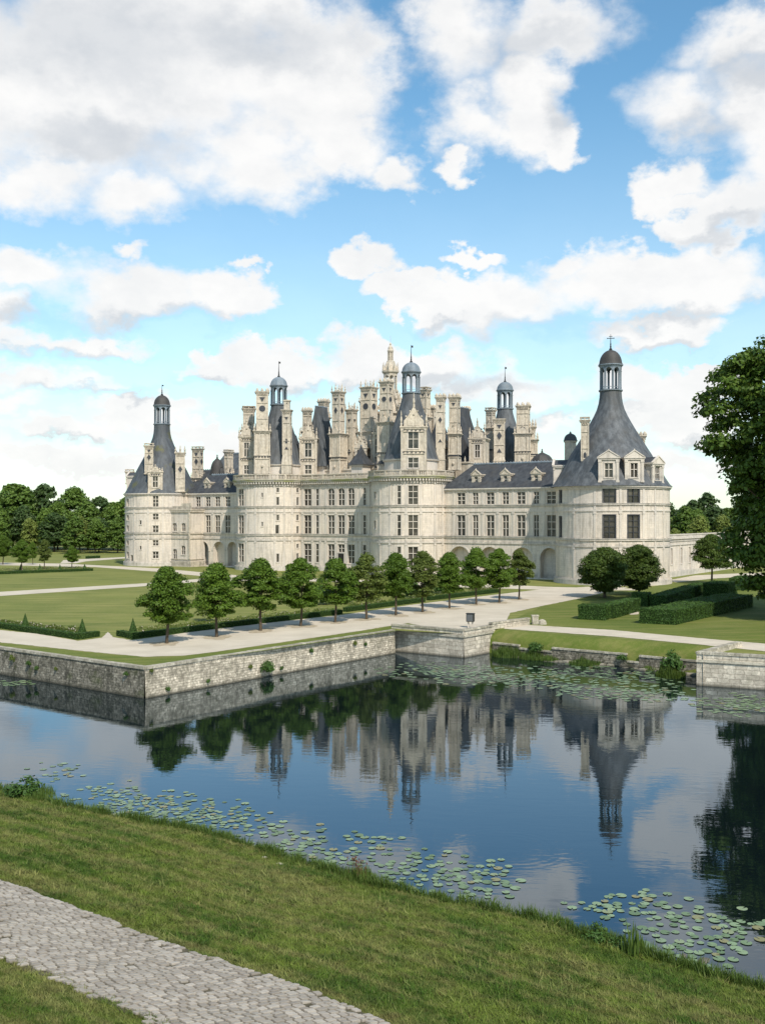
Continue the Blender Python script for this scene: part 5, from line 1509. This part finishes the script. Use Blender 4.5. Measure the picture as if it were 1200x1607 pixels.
# flower borders
def border(pxs, dens, label, flow=.12, hmax=.5):
    a0, a1, b0, b1 = [np.array(gp(*p)) for p in pxs]
    area = np.linalg.norm(a1-a0)*np.linalg.norm(b0-a0); m = int(area*dens)
    u = rng.uniform(0,1,m); v = rng.uniform(0,1,m)
    base = (a0+(a1-a0)*u[:,None])*(1-v[:,None]) + (b0+(b1-b0)*u[:,None])*v[:,None]
    keep = np.array([mnoise.noise(Vector((q[0]*.8,q[1]*.8,0))) > -.22 for q in base]); base = base[keep]; m = len(base)
    hh = np.array([max(.1, hmax*(.55+.9*mnoise.noise(Vector((q[0]*.9,q[1]*.9,9))))) for q in base])
    z = rng.uniform(0,1,m)**.6*hh
    C = np.concatenate([base, z[:,None]], 1); N = rng.normal(size=(m,3))+np.array([0,0,.8])
    k = int(m*(1-flow)); top = C[k:].copy(); top[:,2] = hh[k:]+.05
    o = bpy.data.objects.new('flower_bed', leaf_mesh('bed', C[:k], N[:k], .085, 'leaf_light')); col.objects.link(o)
    tag(o, label, 'flower bed', kind='stuff')
    f = bpy.data.objects.new('blossoms', leaf_mesh('blossom', top, N[k:]+np.array([0,0,1.5]), .05, 'petal', .9)); col.objects.link(f); f.parent = o
    tag(f, kind='stuff')
M['petal'] = simple('petal', (.62,.50,.46), .8, .2, .3, 4)
border([(-40,981),(120,999),(-40,970),(134,989)], 60, 'border of low plants and pale flowers behind the left low hedge', .06)
border([(222,997),(530,961),(214,989),(520,956)], 45, 'long planted border behind the hedge of the tree row', .04, .6)
border([(545,957),(780,928),(545,951),(775,924)], 35, 'planted border behind the far half of the tree row', .03, .7)
border([(-40,900),(145,893.5),(-40,894),(135,890)], 12, 'distant flower bed with tiny cones on the far left', .08, .5)
# block hedges on the right lawn
def vec(a, b): return (b[0]-a[0], b[1]-a[1])
a, b, c = gp(906,972), gp(950,974), gp(986,960)
leafy_box('block_hedge', a, vec(a,b), (1.2,2.6), 1.75, 'square front block of clipped hedge nearest the gravel on the right lawn', dens=110, leaf=.075)
d = (b[0]-1.7+1.25, b[1]+2.65); leafy_box('block_hedge', d, (1.9,-.5), (6.0,10.5), 1.7, 'clipped hedge arm running back from the square front block', dens=90, leaf=.075)
a, b = gp(1002,978.5), gp(1060,981); e = gp(1187,949)
leafy_box('block_hedge', a, vec(a,b), (17.5,23.5), 1.75, 'longest and widest clipped hedge slab, running back toward the giant tree', dens=75, leaf=.08)
a, b = gp(990,951), gp(1016,952); leafy_box('block_hedge', a, vec(a,b), (1.0,2.0), 1.9, 'small clipped hedge block under the round trees', dens=90, leaf=.085)
a, b = gp(1018,952.5), gp(1045,953); leafy_box('block_hedge', a, vec(a,b), (14.5,27), 1.65, 'clipped hedge bar beginning right of the round trees and running back', dens=55, leaf=.09)
a, b = gp(1102,938), gp(1142,939); leafy_box('block_hedge', a, vec(a,b), (3.5,6), 2.3, 'clipped hedge block beneath the spreading dark tree', dens=60, leaf=.09)
a, b = gp(1143,926), gp(1175,927); leafy_box('block_hedge', a, vec(a,b), (4,8), 2.0, 'far clipped hedge block partly behind the giant tree', dens=50, leaf=.09)
# hedge bottom right of the lawn path seen beyond
# information box beside the bastion
sx, sy = gp(739, 987); ib = empty('information_stand', (sx,sy+1.0,0), -.35); tag(ib, 'black box-like information stand on the gravel at the bastion', 'stand')
mb = MB(); mb.box(-.42,.42,-.3,.3,.72,1.62); mb.box(-.47,.47,-.35,.35,1.62,1.68); mb.build('box_case', M['iron'], ib)
M['panel'] = simple('panel', (.10,.105,.11), .35, .5)
mb = MB(); mb.box(-.34,.34,-.33,-.302,.80,1.54); mb.build('front_panel', M['panel'], ib)
mb = MB(); mb.box(-.30,-.18,-.1,.1,0,.72); mb.box(.18,.30,-.1,.1,0,.72); mb.build('support', M['trim'], ib)
bx, by_ = 17.9, 118.9
mb = MB(); mb.box(-.42,.30,-.35,.35,-.3,.95); mb.box(-.48,.36,-.41,.41,.95,1.08); mb.lathe(.75,-.15,[(.5,-.3),(.56,.1),(.45,.42),(.2,.58),(.02,.6)],9)
bo = mb.build('stone_pier', M['coping'], smooth=35, loc=(bx,by_,0)); tag(bo, 'stubby worn stone pier with a fallen lump beside it, ending the bastion parapet', 'pier')

# ---- plants on the walls and at the water's edge
def onwall(px, z, p0=CRN, p1=INN):
    k = (px-HX)/F; dx, dy = p1[0]-p0[0], p1[1]-p0[1]
    t = (k*p0[1]-p0[0])/(dx-k*dy); return p0[0]+dx*t, p0[1]+dy*t, z
x, y, z = onwall(414, -2.2); place_bush(x+.35, y-.25, z, .95, 1, 'bushy green shrub sprouting from the pale moat wall above the water', sz=1.35)
for i, (px, z, s, lab) in enumerate(((236,-.5,.28,'tuft just right of the sharp wall corner'),(262,-2.3,.32,'tuft low on the pale wall near the corner'),(325,-2.2,.28,'tuft low on the pale wall midway to the big shrub'),(391,-1.6,.35,'tuft beside the big wall shrub'),(487,-1.0,.35,'tuft high on the pale wall right of the big shrub'),(440,-2.2,.3,'tuft low on the pale wall right of the big shrub'),(555,-1.0,.4,'hanging weed near the bastion end of the pale wall'),(572,-1.2,.3,'small weed close to the bastion'))):
    x, y, z = onwall(px, z); place_bush(x+.08, y-.06, z, s, i, 'small green ' + lab, 'weed', 'weeds growing in the moat walls', 'wall_weed', 1.5)
for i, (px, z, s, lab) in enumerate(((22,-1.2,.55,'bushy weed on the dark wall, nearest the left edge'),(48,-1.3,.42,'weed on the dark wall, second from the left edge'),(60,-1.6,.36,'weed on the dark wall, third from the left edge'),(90,-1.4,.3,'weed on the dark wall, fourth from the left edge'),(200,-.9,.34,'weed high on the dark wall near its sharp corner'))):
    x, y, z = onwall(px, z, W1, CRN); place_bush(x-.08, y-.1, z, s, i, lab, 'weed', 'weeds growing in the moat walls', 'wall_weed', 1.3)
def reeds(x, y, z, n, r, h0, h1, w, label, mat='reed', leanf=.35, name='reed_clump', squash=1.0):
    vs = []; fs = []
    for i in range(n):
        a = R_.uniform(0,2*PI); q = r*math.sqrt(R_.random()); h = R_.uniform(h0,h1)*(1-.55*(q/r)**1.5)*(.75+.5*mnoise.noise(Vector((q*math.cos(a)*1.4,q*math.sin(a)*1.4,x))))
        blade(vs, fs, q*math.cos(a), q*math.sin(a)*squash, R_.uniform(0,2*PI), h, w, h*R_.uniform(.1,1)*leanf, 4)
    me = bpy.data.meshes.new(name); me.from_pydata(vs, [], fs); me.materials.append(M[mat])
    o = bpy.data.objects.new(name, me); col.objects.link(o); o.location = (x,y,z); tag(o, label, 'reeds'); return o
def shore_pt(u, o): q = poly_at(SH, u); return q[0]-.6*o, q[1]-.8*o
x, y = shore_pt(.10, .5); reeds(x, y, -2.6, 1500, 1.9, .9, 2.0, .055, 'tall grassy reeds at the foot of the low wall beside the centre bastion')
x, y = shore_pt(.22, .4); reeds(x, y, -2.6, 900, 1.5, .8, 1.6, .055, 'reed bed right of the tallest reeds by the centre bastion'); place_bush(x+.3, y+.3, -1.9, 1.2, 2, 'leafy bush behind the reeds by the centre bastion')
x, y = shore_pt(.30, .6); reeds(x, y, -2.6, 500, 1.0, .5, 1.0, .05, 'short bright reeds where the low wall dips')
x, y = shore_pt(.46, .7); reeds(x, y, -2.6, 1100, 1.7, .5, 1.15, .055, 'wide low clump of reeds in the middle of the low wall')
x, y = shore_pt(.60, .0); place_bush(x, y, -2.0, .8, 1, 'small bush in the gap of the low wall')
x, y = shore_pt(.72, .5); reeds(x, y, -2.6, 350, .8, .4, .9, .05, 'small reed clump at the right part of the low wall')
x, y = 27.2, 96.0; reeds(x, y, -2.6, 1000, 1.4, .9, 2.1, .06, 'dark tall reeds beside the right-hand bastion', 'leaf_round'); place_bush(x+.3, y+.6, -2.4, 1.5, 1, 'dark bush between the low wall and the right-hand bastion', sz=1.5)
# near bank plants
def bank_pt(px, py):
    for k in range(60):
        x, y, z = ray_bank(px, py+2*k); t, d = bank_td(x, y)
        if d > shore_off(t)+.10: break
    return x, y, z
x, y, z = bank_pt(36, 1240); place_bush(x, y, z-.1, 1.25, 1, 'leafy clump on the near bank at the left edge', sz=.85); reeds(x+.5, y, z-.05, 900, 1.2, .4, 1.0, .03, 'grassy tuft around the leafy clump at the left edge')
x, y, z = bank_pt(155, 1270); reeds(x, y, z, 250, .6, .2, .45, .025, 'uncut grass tuft on the near bank, left of the near pad carpet')
for i, (px, py, n, r, h, lab) in enumerate(((345,1315,300,.55,.42,'grass tuft at the shore below the pad carpet'),(232,1288,200,.5,.35,'small grass tuft at the left part of the near shore'),(430,1335,200,.5,.4,'grass tuft between the two left groups of pads'),(460,1345,200,.45,.35,'low grass tuft just right of its twin by the shore'),(870,1440,260,.6,.45,'grass tuft left of the iris leaves'),(930,1470,500,.75,.6,'broad lush tuft directly left of the iris leaves'),(1075,1518,250,.6,.4,'grass tuft right of the iris leaves'),(1160,1545,300,.6,.4,'grass tuft near the right edge of the near shore'))):
    x, y, z = bank_pt(px, py); reeds(x, y, z-.03, int(n*1.7), r*1.25, h*.5, h*1.45, .022, lab)
x, y, z = bank_pt(1000, 1492); reeds(x, y+.1, z-.1, 80, .5, 1.0, 1.7, .07, 'upright iris leaves standing at the near shore', leanf=.18, name='iris_leaves')
x, y, z = bank_pt(935, 1470); place_bush(x, y, z-.1, .7, 1, 'low leafy weed in the broad tuft left of the iris leaves', sz=.9)
x, y, z = bank_pt(965, 1482); place_bush(x, y, z-.1, .5, 2, 'small leafy weed touching the iris leaves', sz=.9)
x, y, z = bank_pt(562, 1378); reeds(x, y, z-.05, 700, .75, .5, 1.1, .028, 'bushy weed with reddish stalks at the middle of the near shore'); 
M['stalk'] = simple('stalk', (.12,.06,.035), .8)
mb = MB()
for i in range(26):
    a = R_.uniform(0,6.28); r = .45*R_.random(); xx, yy = x+r*math.cos(a), y+r*math.sin(a); h = R_.uniform(.5,1.0)
    mb.tube((xx,yy,z),(xx+.1*math.cos(a),yy+.1*math.sin(a),z+h),.010,.006,4); mb.ball((xx+.1*math.cos(a),yy+.1*math.sin(a),z+h),.028,0,4,1.8)
o = mb.build('seed_heads', M['stalk']); tag(o, 'reddish brown seed stalks in the bushy weed at the near shore', 'plant', kind='stuff')
# pale stones in the grass and at the waterline
for i, (px, py, s, lab) in enumerate(((438,1357,.16,'flat pale stone set in the near bank grass, right one'),(414,1347,.14,'flat pale stone set in the near bank grass, left one'),(1103,1508,.26,'pale rock lying among the lily pads near the right edge'),(1072,1500,.14,'small pale rock beside the larger rock among the pads'))):
    if i < 2: x, y, z = ray_bank(px, py); z += .02
    else: x, y = gp(px, py, WATER); z = WATER
    mb = MB(); vs = []
    mb.lathe(0,0,[(s*1.1,-.08),(s*1.3,-.02),(s*1.15,.03),(s*.6,.055)],9)
    mb.v = [(a*(1+.3*mnoise.noise(Vector((a*9,b*9,i)))), b*.55, c) for a,b,c in mb.v]
    o = mb.build('pale_stone', M['coping'], loc=(x,y,z)); o.rotation_euler = (0,0,.4*i); tag(o, lab, 'stone')

# ---- water
def watermat():
    m, nt = newmat('moat_water')
    lw = nt.new('ShaderNodeLayerWeight', ins={'Blend': .5}).outputs['Facing']
    fac = nt.ramp(lw, [(.40,.20),(.60,.26),(.72,.34),(.80,.42),(.90,.60),(1.0,1.0)])
    gl = nt.new('ShaderNodeBsdfGlossy', ins={'Color': (.74,.83,.91,1), 'Roughness': .010})
    df = nt.new('ShaderNodeBsdfDiffuse', ins={'Color': (.004,.008,.009,1)})
    # ripples: long low swell + fine ruffle in patches + one set of rings
    a = nt.noise(nt.mapping(nt.pos, (.55,1.5,1), rot=(0,0,rad(8))), 1.0, 3, .55)
    b = nt.noise(nt.mapping(nt.pos, (2.2,5.5,1), rot=(0,0,rad(-6))), 1.0, 3, .6)
    pt = nt.ramp(nt.noise(nt.pos, .055, 3, .55), [(.42,.15),(.62,1.0)])
    rx, ry = gp(795, 1330, WATER)
    cvec = nt.new('ShaderNodeVectorMath', operation='SUBTRACT', ins={0: nt.pos, 1: (rx,ry,WATER)}).outputs[0]
    dist = nt.new('ShaderNodeVectorMath', operation='LENGTH', ins={0: cvec}).outputs['Value']
    ring = nt.math('SINE', nt.math('MULTIPLY', dist, 15.0))
    env = nt.math('MULTIPLY', nt.ramp(nt.math('DIVIDE', dist, 3.2), [(.30,0.0),(.55,1.0),(.82,.9),(1.0,0.0)]), nt.ramp(nt.noise(nt.pos,.5,2,.5), [(.4,.25),(.6,1.0)]))
    h = nt.math('ADD', nt.math('MULTIPLY', a, .45), nt.math('MULTIPLY', nt.math('MULTIPLY', b, pt), .13))
    h = nt.math('ADD', h, nt.math('MULTIPLY', nt.math('MULTIPLY', ring, env), .045))
    bp = nt.bump(h, .13, .07)
    nt.l.new(bp, gl.inputs['Normal'])
    mx = nt.new('ShaderNodeMixShader', ins={0: fac, 1: df.outputs[0], 2: gl.outputs[0]})
    nt.l.new(mx.outputs[0], nt.out.inputs[0])
    return m
M['water'] = watermat()
flat_poly('water', [(-2500,-60),(2500,-60),(2500,260),(-2500,260)], WATER, 'water')

# ---- lily pads
def padmat():
    m, nt = newmat('lily_pad')
    oi = nt.n.new('ShaderNodeObjectInfo').outputs['Random']; ri = nt.n.new('ShaderNodeNewGeometry').outputs['Random Per Island']
    n = nt.noise(nt.pos, 5, 3, .6)
    f = nt.math('FRACT', nt.math('ADD', oi, ri))
    c = nt.mix(f, (.085,.14,.055), (.22,.30,.165))
    c = nt.mix(nt.math('MULTIPLY', nt.ramp(n, [(.5,0.0),(.75,1.0)]), .35), c, (.10,.12,.04))
    c = nt.mix(nt.math('MULTIPLY', nt.ramp(f, [(.90,0.0),(.94,1.0)]), .7), c, (.20,.15,.05))
    setc(nt, c); nt.b.inputs['Roughness'].default_value = .38; nt.b.inputs['Specular IOR Level'].default_value = .6
    return m
M['pad'] = padmat()
def pad_geo(mb, x, y, r, a, z=.012, el=1.0):
    n = 14; c = [(x,y,z-.004)]
    for i in range(n+1):
        t = a + .22 + (2*PI-.44)*i/n
        rr = r*(1+.02*math.sin(3*t+a*7)); c.append((x+rr*math.cos(t), y+rr*math.sin(t)*el, z+.003*math.sin(2*t+a)+.004))
    mb.add(c, [(0,i,i+1) for i in range(1,n+1)])
padm = []
for i in range(5):
    mb = MB(); pad_geo(mb, 0, 0, 1.0, i*1.3); mb.v = [(x,y,z*1.0) for x,y,z in mb.v]; padm.append(mb.mesh('pad', [M['pad']], 80))
pads = []
def pad_region(name, pts, n, r0, r1, mind):
    """pts: list of (px,py,rx,ry,weight) ellipses on the water"""
    tw = sum(p[4] for p in pts); tries = 0; cnt = 0
    while cnt < n and tries < n*14:
        tries += 1
        k = R_.uniform(0, tw)
        for p in pts:
            k -= p[4]
            if k <= 0: break
        g1_, g2_ = R_.gauss(0,.62), R_.gauss(0,.62)
        if g1_*g1_+g2_*g2_ > 2.4: continue
        x, y = gp(p[0]+g1_*p[2], p[1]+g2_*p[3], WATER); r = R_.uniform(r0, r1)
        t, d = bank_td(x, y)
        if d > shore_off(t)-.05: continue
        ok = True
        for q in pads:
            if abs(q[0]-x) < .8 and abs(q[1]-y) < .8 and (q[0]-x)**2+(q[1]-y)**2 < ((q[2]+r)*mind)**2: ok = False; break
        if ok and 90 < y:
            # keep clear of the banks
            if y > 116: ok = False
            k2 = (x-CRN[0])
        if ok: pads.append((x, y, r, name)); cnt += 1
pad_region('left pad carpet', [(235,1268,80,20,3),(180,1245,55,14,1),(320,1280,80,22,2),(90,1210,40,12,.5)], 260, .12, .22, .80)
pad_region('left centre pads', [(470,1322,80,20,2),(540,1345,70,18,2),(400,1300,60,12,.6),(600,1318,30,8,.2)], 105, .13, .23, .86)
pad_region('centre pads', [(690,1372,90,26,3),(740,1385,60,22,2),(640,1355,50,18,1),(790,1362,20,10,.2)], 100, .13, .23, .86)
pad_region('right near pads', [(960,1425,60,18,1.2),(1050,1440,80,22,2),(1120,1478,70,28,3),(1000,1412,90,14,.5),(1050,1490,50,25,1.4),(1170,1465,40,25,1)], 125, .13,.23,.86)
pad_region('far pads', [(680,1052,70,10,2),(760,1058,90,12,3),(860,1066,110,12,3),(960,1082,90,12,3),(1020,1090,60,10,1.2),(1000,1060,60,9,.8),(920,1052,60,8,.8)], 560, .18, .33, .80)
pad_region('right far pads', [(1150,1103,60,11,2),(1190,1112,50,10,1)], 120, .18, .30, .8)
pad_region('left wall pads', [(22,1072,22,3,1)], 22, .2, .32, .9)
keepout = []
def inside_land(x, y):
    # wet side test against the shore and the bastions
    if y < 60: return False
    for (a, b) in ((W1,CRN),(CRN,INN),((1.0,114.6),BC),(BC,BR)) : pass
    return False
def land_side(x, y):
    pl = [W1,CRN,INN,(1.0,114.6),BC,BR]+SH+[B2c,B2a,B2b,(400,-40),(400,400),(-400,400),(-400,178)]
    c = False
    for i in range(len(pl)):
        (x0,y0),(x1,y1) = pl[i], pl[(i+1)%len(pl)]
        if (y0 > y) != (y1 > y) and x < (x1-x0)*(y-y0)/(y1-y0)+x0: c = not c
    return c
pads = [p for p in pads if not land_side(p[0]-.2, p[1]+.45)]
pads.sort(key=lambda p: -p[2]/p[1])
rest = pads[300:]; pads = pads[:300]
desc = {'left pad carpet': 'small green lily pad in the dense carpet by the left part of the near shore','left centre pads': 'green lily pad in the loose group left of the middle of the near shore',
        'centre pads': 'round green lily pad in the group by the middle of the near shore','right near pads': 'green lily pad among those near the right end of the near shore',
        'far pads': 'lily pad in the far belt below the bastion and low wall','right far pads': 'lily pad in front of the right-hand bastion','left wall pads': 'lily pad near the dark wall at the left edge'}
for i, (x, y, r, nm) in enumerate(pads):
    o = bpy.data.objects.new('lily_pad', padm[i % 5]); col.objects.link(o); o.location = (x,y,WATER+.004+.003*(i%4)); o.scale = (r,r,1.0); o.rotation_euler = (0,0,R_.uniform(0,6.28))
    tag(o, desc[nm], 'lily pad', desc[nm].replace('lily pad','lily pads'))
mb = MB()
for i, (x, y, r, nm) in enumerate(rest): pad_geo(mb, x, y, r, R_.uniform(0,6.28), WATER+.012+.003*(i%4))
o = mb.build('lily_pads', M['pad']); tag(o, 'belt of many small lily pads floating below the far low wall and beyond', 'lily pads', kind='stuff')

# ================================================================== sky, sun, camera
SUN_EL = rad(46); SUN_AZ = rad(158)      # compass-style: 0 = +Y, clockwise
w = bpy.data.worlds.new('World'); scn.world = w; w.use_nodes = True
nt = NT(w.node_tree); nt.n.clear()
out = nt.new('ShaderNodeOutputWorld'); bg = nt.new('ShaderNodeBackground')
sky = nt.new('ShaderNodeTexSky', sky_type='NISHITA', sun_disc=False, sun_elevation=SUN_EL, sun_rotation=SUN_AZ, altitude=100, air_density=1.0, dust_density=.6, ozone_density=2.5)
tc = nt.new('ShaderNodeTexCoord'); dirv = tc.outputs['Generated']
sp = nt.new('ShaderNodeSeparateXYZ', ins={0: dirv})
az = nt.math('MULTIPLY', nt.math('ARCTAN2', sp.outputs[0], sp.outputs[1]), 180/PI)
el = nt.math('MULTIPLY', nt.math('ARCSINE', sp.outputs[2]), 180/PI)
P = nt.new('ShaderNodeCombineXYZ', ins={0: az, 1: el}).outputs[0]
def deg(px, py):
    a = math.atan((px-HX)/F); return (math.degrees(a), math.degrees(math.atan((HY-py)/F*math.cos(a))))
# warp the blob field so the cloud edges billow
nv = nt.mapping(dirv, (1,1,1.45))
wn = nt.new('ShaderNodeTexNoise', ins={'Vector': nv, 'Scale': 9.0, 'Detail': 9.0, 'Roughness': .60})
wo = nt.new('ShaderNodeVectorMath', operation='SUBTRACT', ins={0: wn.outputs['Color'], 1: (.5,.5,.5)}).outputs[0]
Pw = nt.new('ShaderNodeVectorMath', operation='MULTIPLY_ADD', ins={0: wo, 1: (5.5,4.6,0), 2: P}).outputs[0]
wn2 = nt.new('ShaderNodeTexNoise', ins={'Vector': nv, 'Scale': 30.0, 'Detail': 6.0, 'Roughness': .55})
wo2 = nt.new('ShaderNodeVectorMath', operation='SUBTRACT', ins={0: wn2.outputs['Color'], 1: (.5,.5,.5)}).outputs[0]
Pw = nt.new('ShaderNodeVectorMath', operation='MULTIPLY_ADD', ins={0: wo2, 1: (3.0,2.8,0), 2: Pw}).outputs[0]
def field(blobs, src):
    D = None
    for (cx, cy, rx, ry) in blobs:
        a, e = deg(cx, cy); ia = 27.8/rx; ie = 27.8/ry
        q = nt.new('ShaderNodeVectorMath', operation='MULTIPLY_ADD', ins={0: src, 1: (ia,ie,0), 2: (-a*ia,-e*ie,0)}).outputs[0]
        l = nt.new('ShaderNodeVectorMath', operation='LENGTH', ins={0: q}).outputs['Value']
        D = l if D is None else nt.math('SMOOTH_MIN', D, l, .18)
    return D
blobs = [(120,130,300,170),(340,90,240,160),(500,130,120,130),(60,270,120,70),(220,305,140,58),(400,250,150,80),(545,225,100,60),(640,268,48,34),
 (725,60,100,95),(860,48,118,58),(835,150,90,90),(888,215,36,40),(730,190,80,60),(725,262,26,22),
 (1150,75,100,55),(1085,175,105,62),(1190,160,90,110),(1040,285,62,34),(1160,335,110,52),(1070,345,62,34),(1230,260,80,120),
 (575,416,58,30),(640,455,62,34),(700,470,60,32),(800,480,150,56),(905,412,50,26),(960,440,150,58),(1100,440,110,64),(1040,520,140,28),(745,405,62,18),
 (50,430,85,42),(200,470,170,56),(350,470,85,42),(100,542,140,26),(190,400,44,16),(385,425,34,14),(0,500,60,50),
 (340,592,70,26),(450,580,105,42),(570,565,105,46),(690,580,130,50),(830,605,140,48),(980,600,90,36),(1120,595,85,32),(1010,645,110,28),
 (50,605,140,36),(215,655,130,28),(70,680,110,26),(330,690,100,24),(60,728,150,20),(860,650,110,26),(1080,672,120,26),(1090,716,120,18),(240,722,120,16),(20,640,80,24)]
D = field(blobs, Pw)
fine = nt.noise(nt.mapping(dirv, (1,1,1.35)), 17, 10, .60)
dens = nt.math('ADD', nt.math('SUBTRACT', 1.0, D), nt.math('MULTIPLY', nt.math('SUBTRACT', fine, .5), 1.0))
soft = nt.new('ShaderNodeMapRange', ins={'Value': nt.noise(dirv, 5.5, 3, .5), 'From Min': .35, 'From Max': .65, 'To Min': .22, 'To Max': 1.0}).outputs[0]
m1 = nt.new('ShaderNodeMapRange', interpolation_type='SMOOTHSTEP', ins={'Value': dens, 'From Min': -.16, 'From Max': soft}).outputs[0]
# the rest of the sky, outside the photographed part
gn = nt.noise(nt.mapping(dirv, (1,1,2.4)), 2.6, 8, .58)
m2 = nt.new('ShaderNodeMapRange', interpolation_type='SMOOTHSTEP', ins={'Value': gn, 'From Min': .54, 'From Max': .64}).outputs[0]
aw = nt.new('ShaderNodeMapRange', interpolation_type='SMOOTHSTEP', ins={'Value': nt.math('ABSOLUTE', az), 'From Min': 21.0, 'From Max': 27.0}).outputs[0]
ew = nt.new('ShaderNodeMapRange', interpolation_type='SMOOTHSTEP', ins={'Value': el, 'From Min': 28.0, 'From Max': 34.0}).outputs[0]
m2 = nt.math('MULTIPLY', m2, nt.math('MAXIMUM', aw, ew))
mask = nt.math('MAXIMUM', m1, m2)
# thin veil low on the horizon
veil = nt.new('ShaderNodeMapRange', interpolation_type='SMOOTHSTEP', ins={'Value': el, 'From Min': 24.0, 'From Max': 0.0}).outputs[0]
mask = nt.math('MAXIMUM', nt.math('MULTIPLY', mask, .97), nt.math('MULTIPLY', veil, .44))
# shade: bases and deep cores of the clouds are grey
grey = [(150,60,230,100),(420,60,170,60),(150,210,150,40),(640,150,30,60),(820,70,110,50),(1120,200,70,40),(1180,110,60,40),(880,170,40,40),
        (230,510,190,22),(60,500,90,22),(860,515,160,24),(1090,495,110,20),(700,600,190,16),(520,604,120,12),(100,560,130,12),(1050,540,120,12),(680,500,50,14),(1120,360,110,18),(150,625,140,12),(330,612,70,12),(480,612,90,14),(900,635,120,14),(1100,690,120,12),(90,700,110,10),(680,622,110,14)]
G = field(grey, Pw)
sh = nt.new('ShaderNodeMapRange', interpolation_type='SMOOTHSTEP', ins={'Value': nt.math('ADD', nt.math('SUBTRACT', 1.15, G), nt.math('MULTIPLY', nt.math('SUBTRACT', fine, .5), .9)), 'From Min': 0.0, 'From Max': .9}).outputs[0]
bl = nt.noise(nt.mapping(dirv, (1,1,1.7)), 15, 6, .6)
sh2 = nt.math('MULTIPLY', nt.ramp(bl, [(.42,0.0),(.66,1.0)]), .30)
sh = nt.math('ADD', nt.math('MULTIPLY', sh, .62), nt.math('MULTIPLY', sh2, .8), clamp=True)
cc = nt.mix(sh, (.98,.97,.955), (.60,.635,.68))
hs = nt.new('ShaderNodeHueSaturation', ins={'Saturation': 1.12, 'Value': 1.0, 'Color': sky.outputs[0]})
skyc = nt.new('ShaderNodeVectorMath', operation='MULTIPLY', ins={0: hs.outputs[0], 1: (.176,.206,.182)}).outputs[0]
fin = nt.mix(mask, skyc, cc)
nt.l.new(fin, bg.inputs['Color']); bg.inputs['Strength'].default_value = 1.0
nt.l.new(bg.outputs[0], out.inputs['Surface'])
sd = bpy.data.lights.new('sun', 'SUN'); sd.energy = 4.8; sd.angle = rad(.53); sd.color = (1.0,.925,.82)
so = bpy.data.objects.new('sun', sd); col.objects.link(so)
sv = Vector((math.sin(SUN_AZ)*math.cos(SUN_EL), math.cos(SUN_AZ)*math.cos(SUN_EL), math.sin(SUN_EL)))
so.rotation_euler = sv.to_track_quat('Z','Y').to_euler(); so.location = (0,0,120)
cd = bpy.data.cameras.new('camera'); cam = bpy.data.objects.new('camera', cd); col.objects.link(cam)
cam.location = (0,0,CZ); cam.rotation_euler = (PI/2,0,0)
cd.sensor_fit = 'VERTICAL'; cd.sensor_height = 36.0; cd.sensor_width = 27.0; cd.lens = 36*F/1607
cd.shift_y = (HY-803.5)/1607; cd.clip_end = 9000; cd.clip_start = .5
scn.camera = cam
scn.view_settings.view_transform = 'Standard'; scn.view_settings.look = 'None'; scn.view_settings.exposure = .04; scn.view_settings.gamma = 1
scn.render.resolution_x = 764; scn.render.resolution_y = 1024
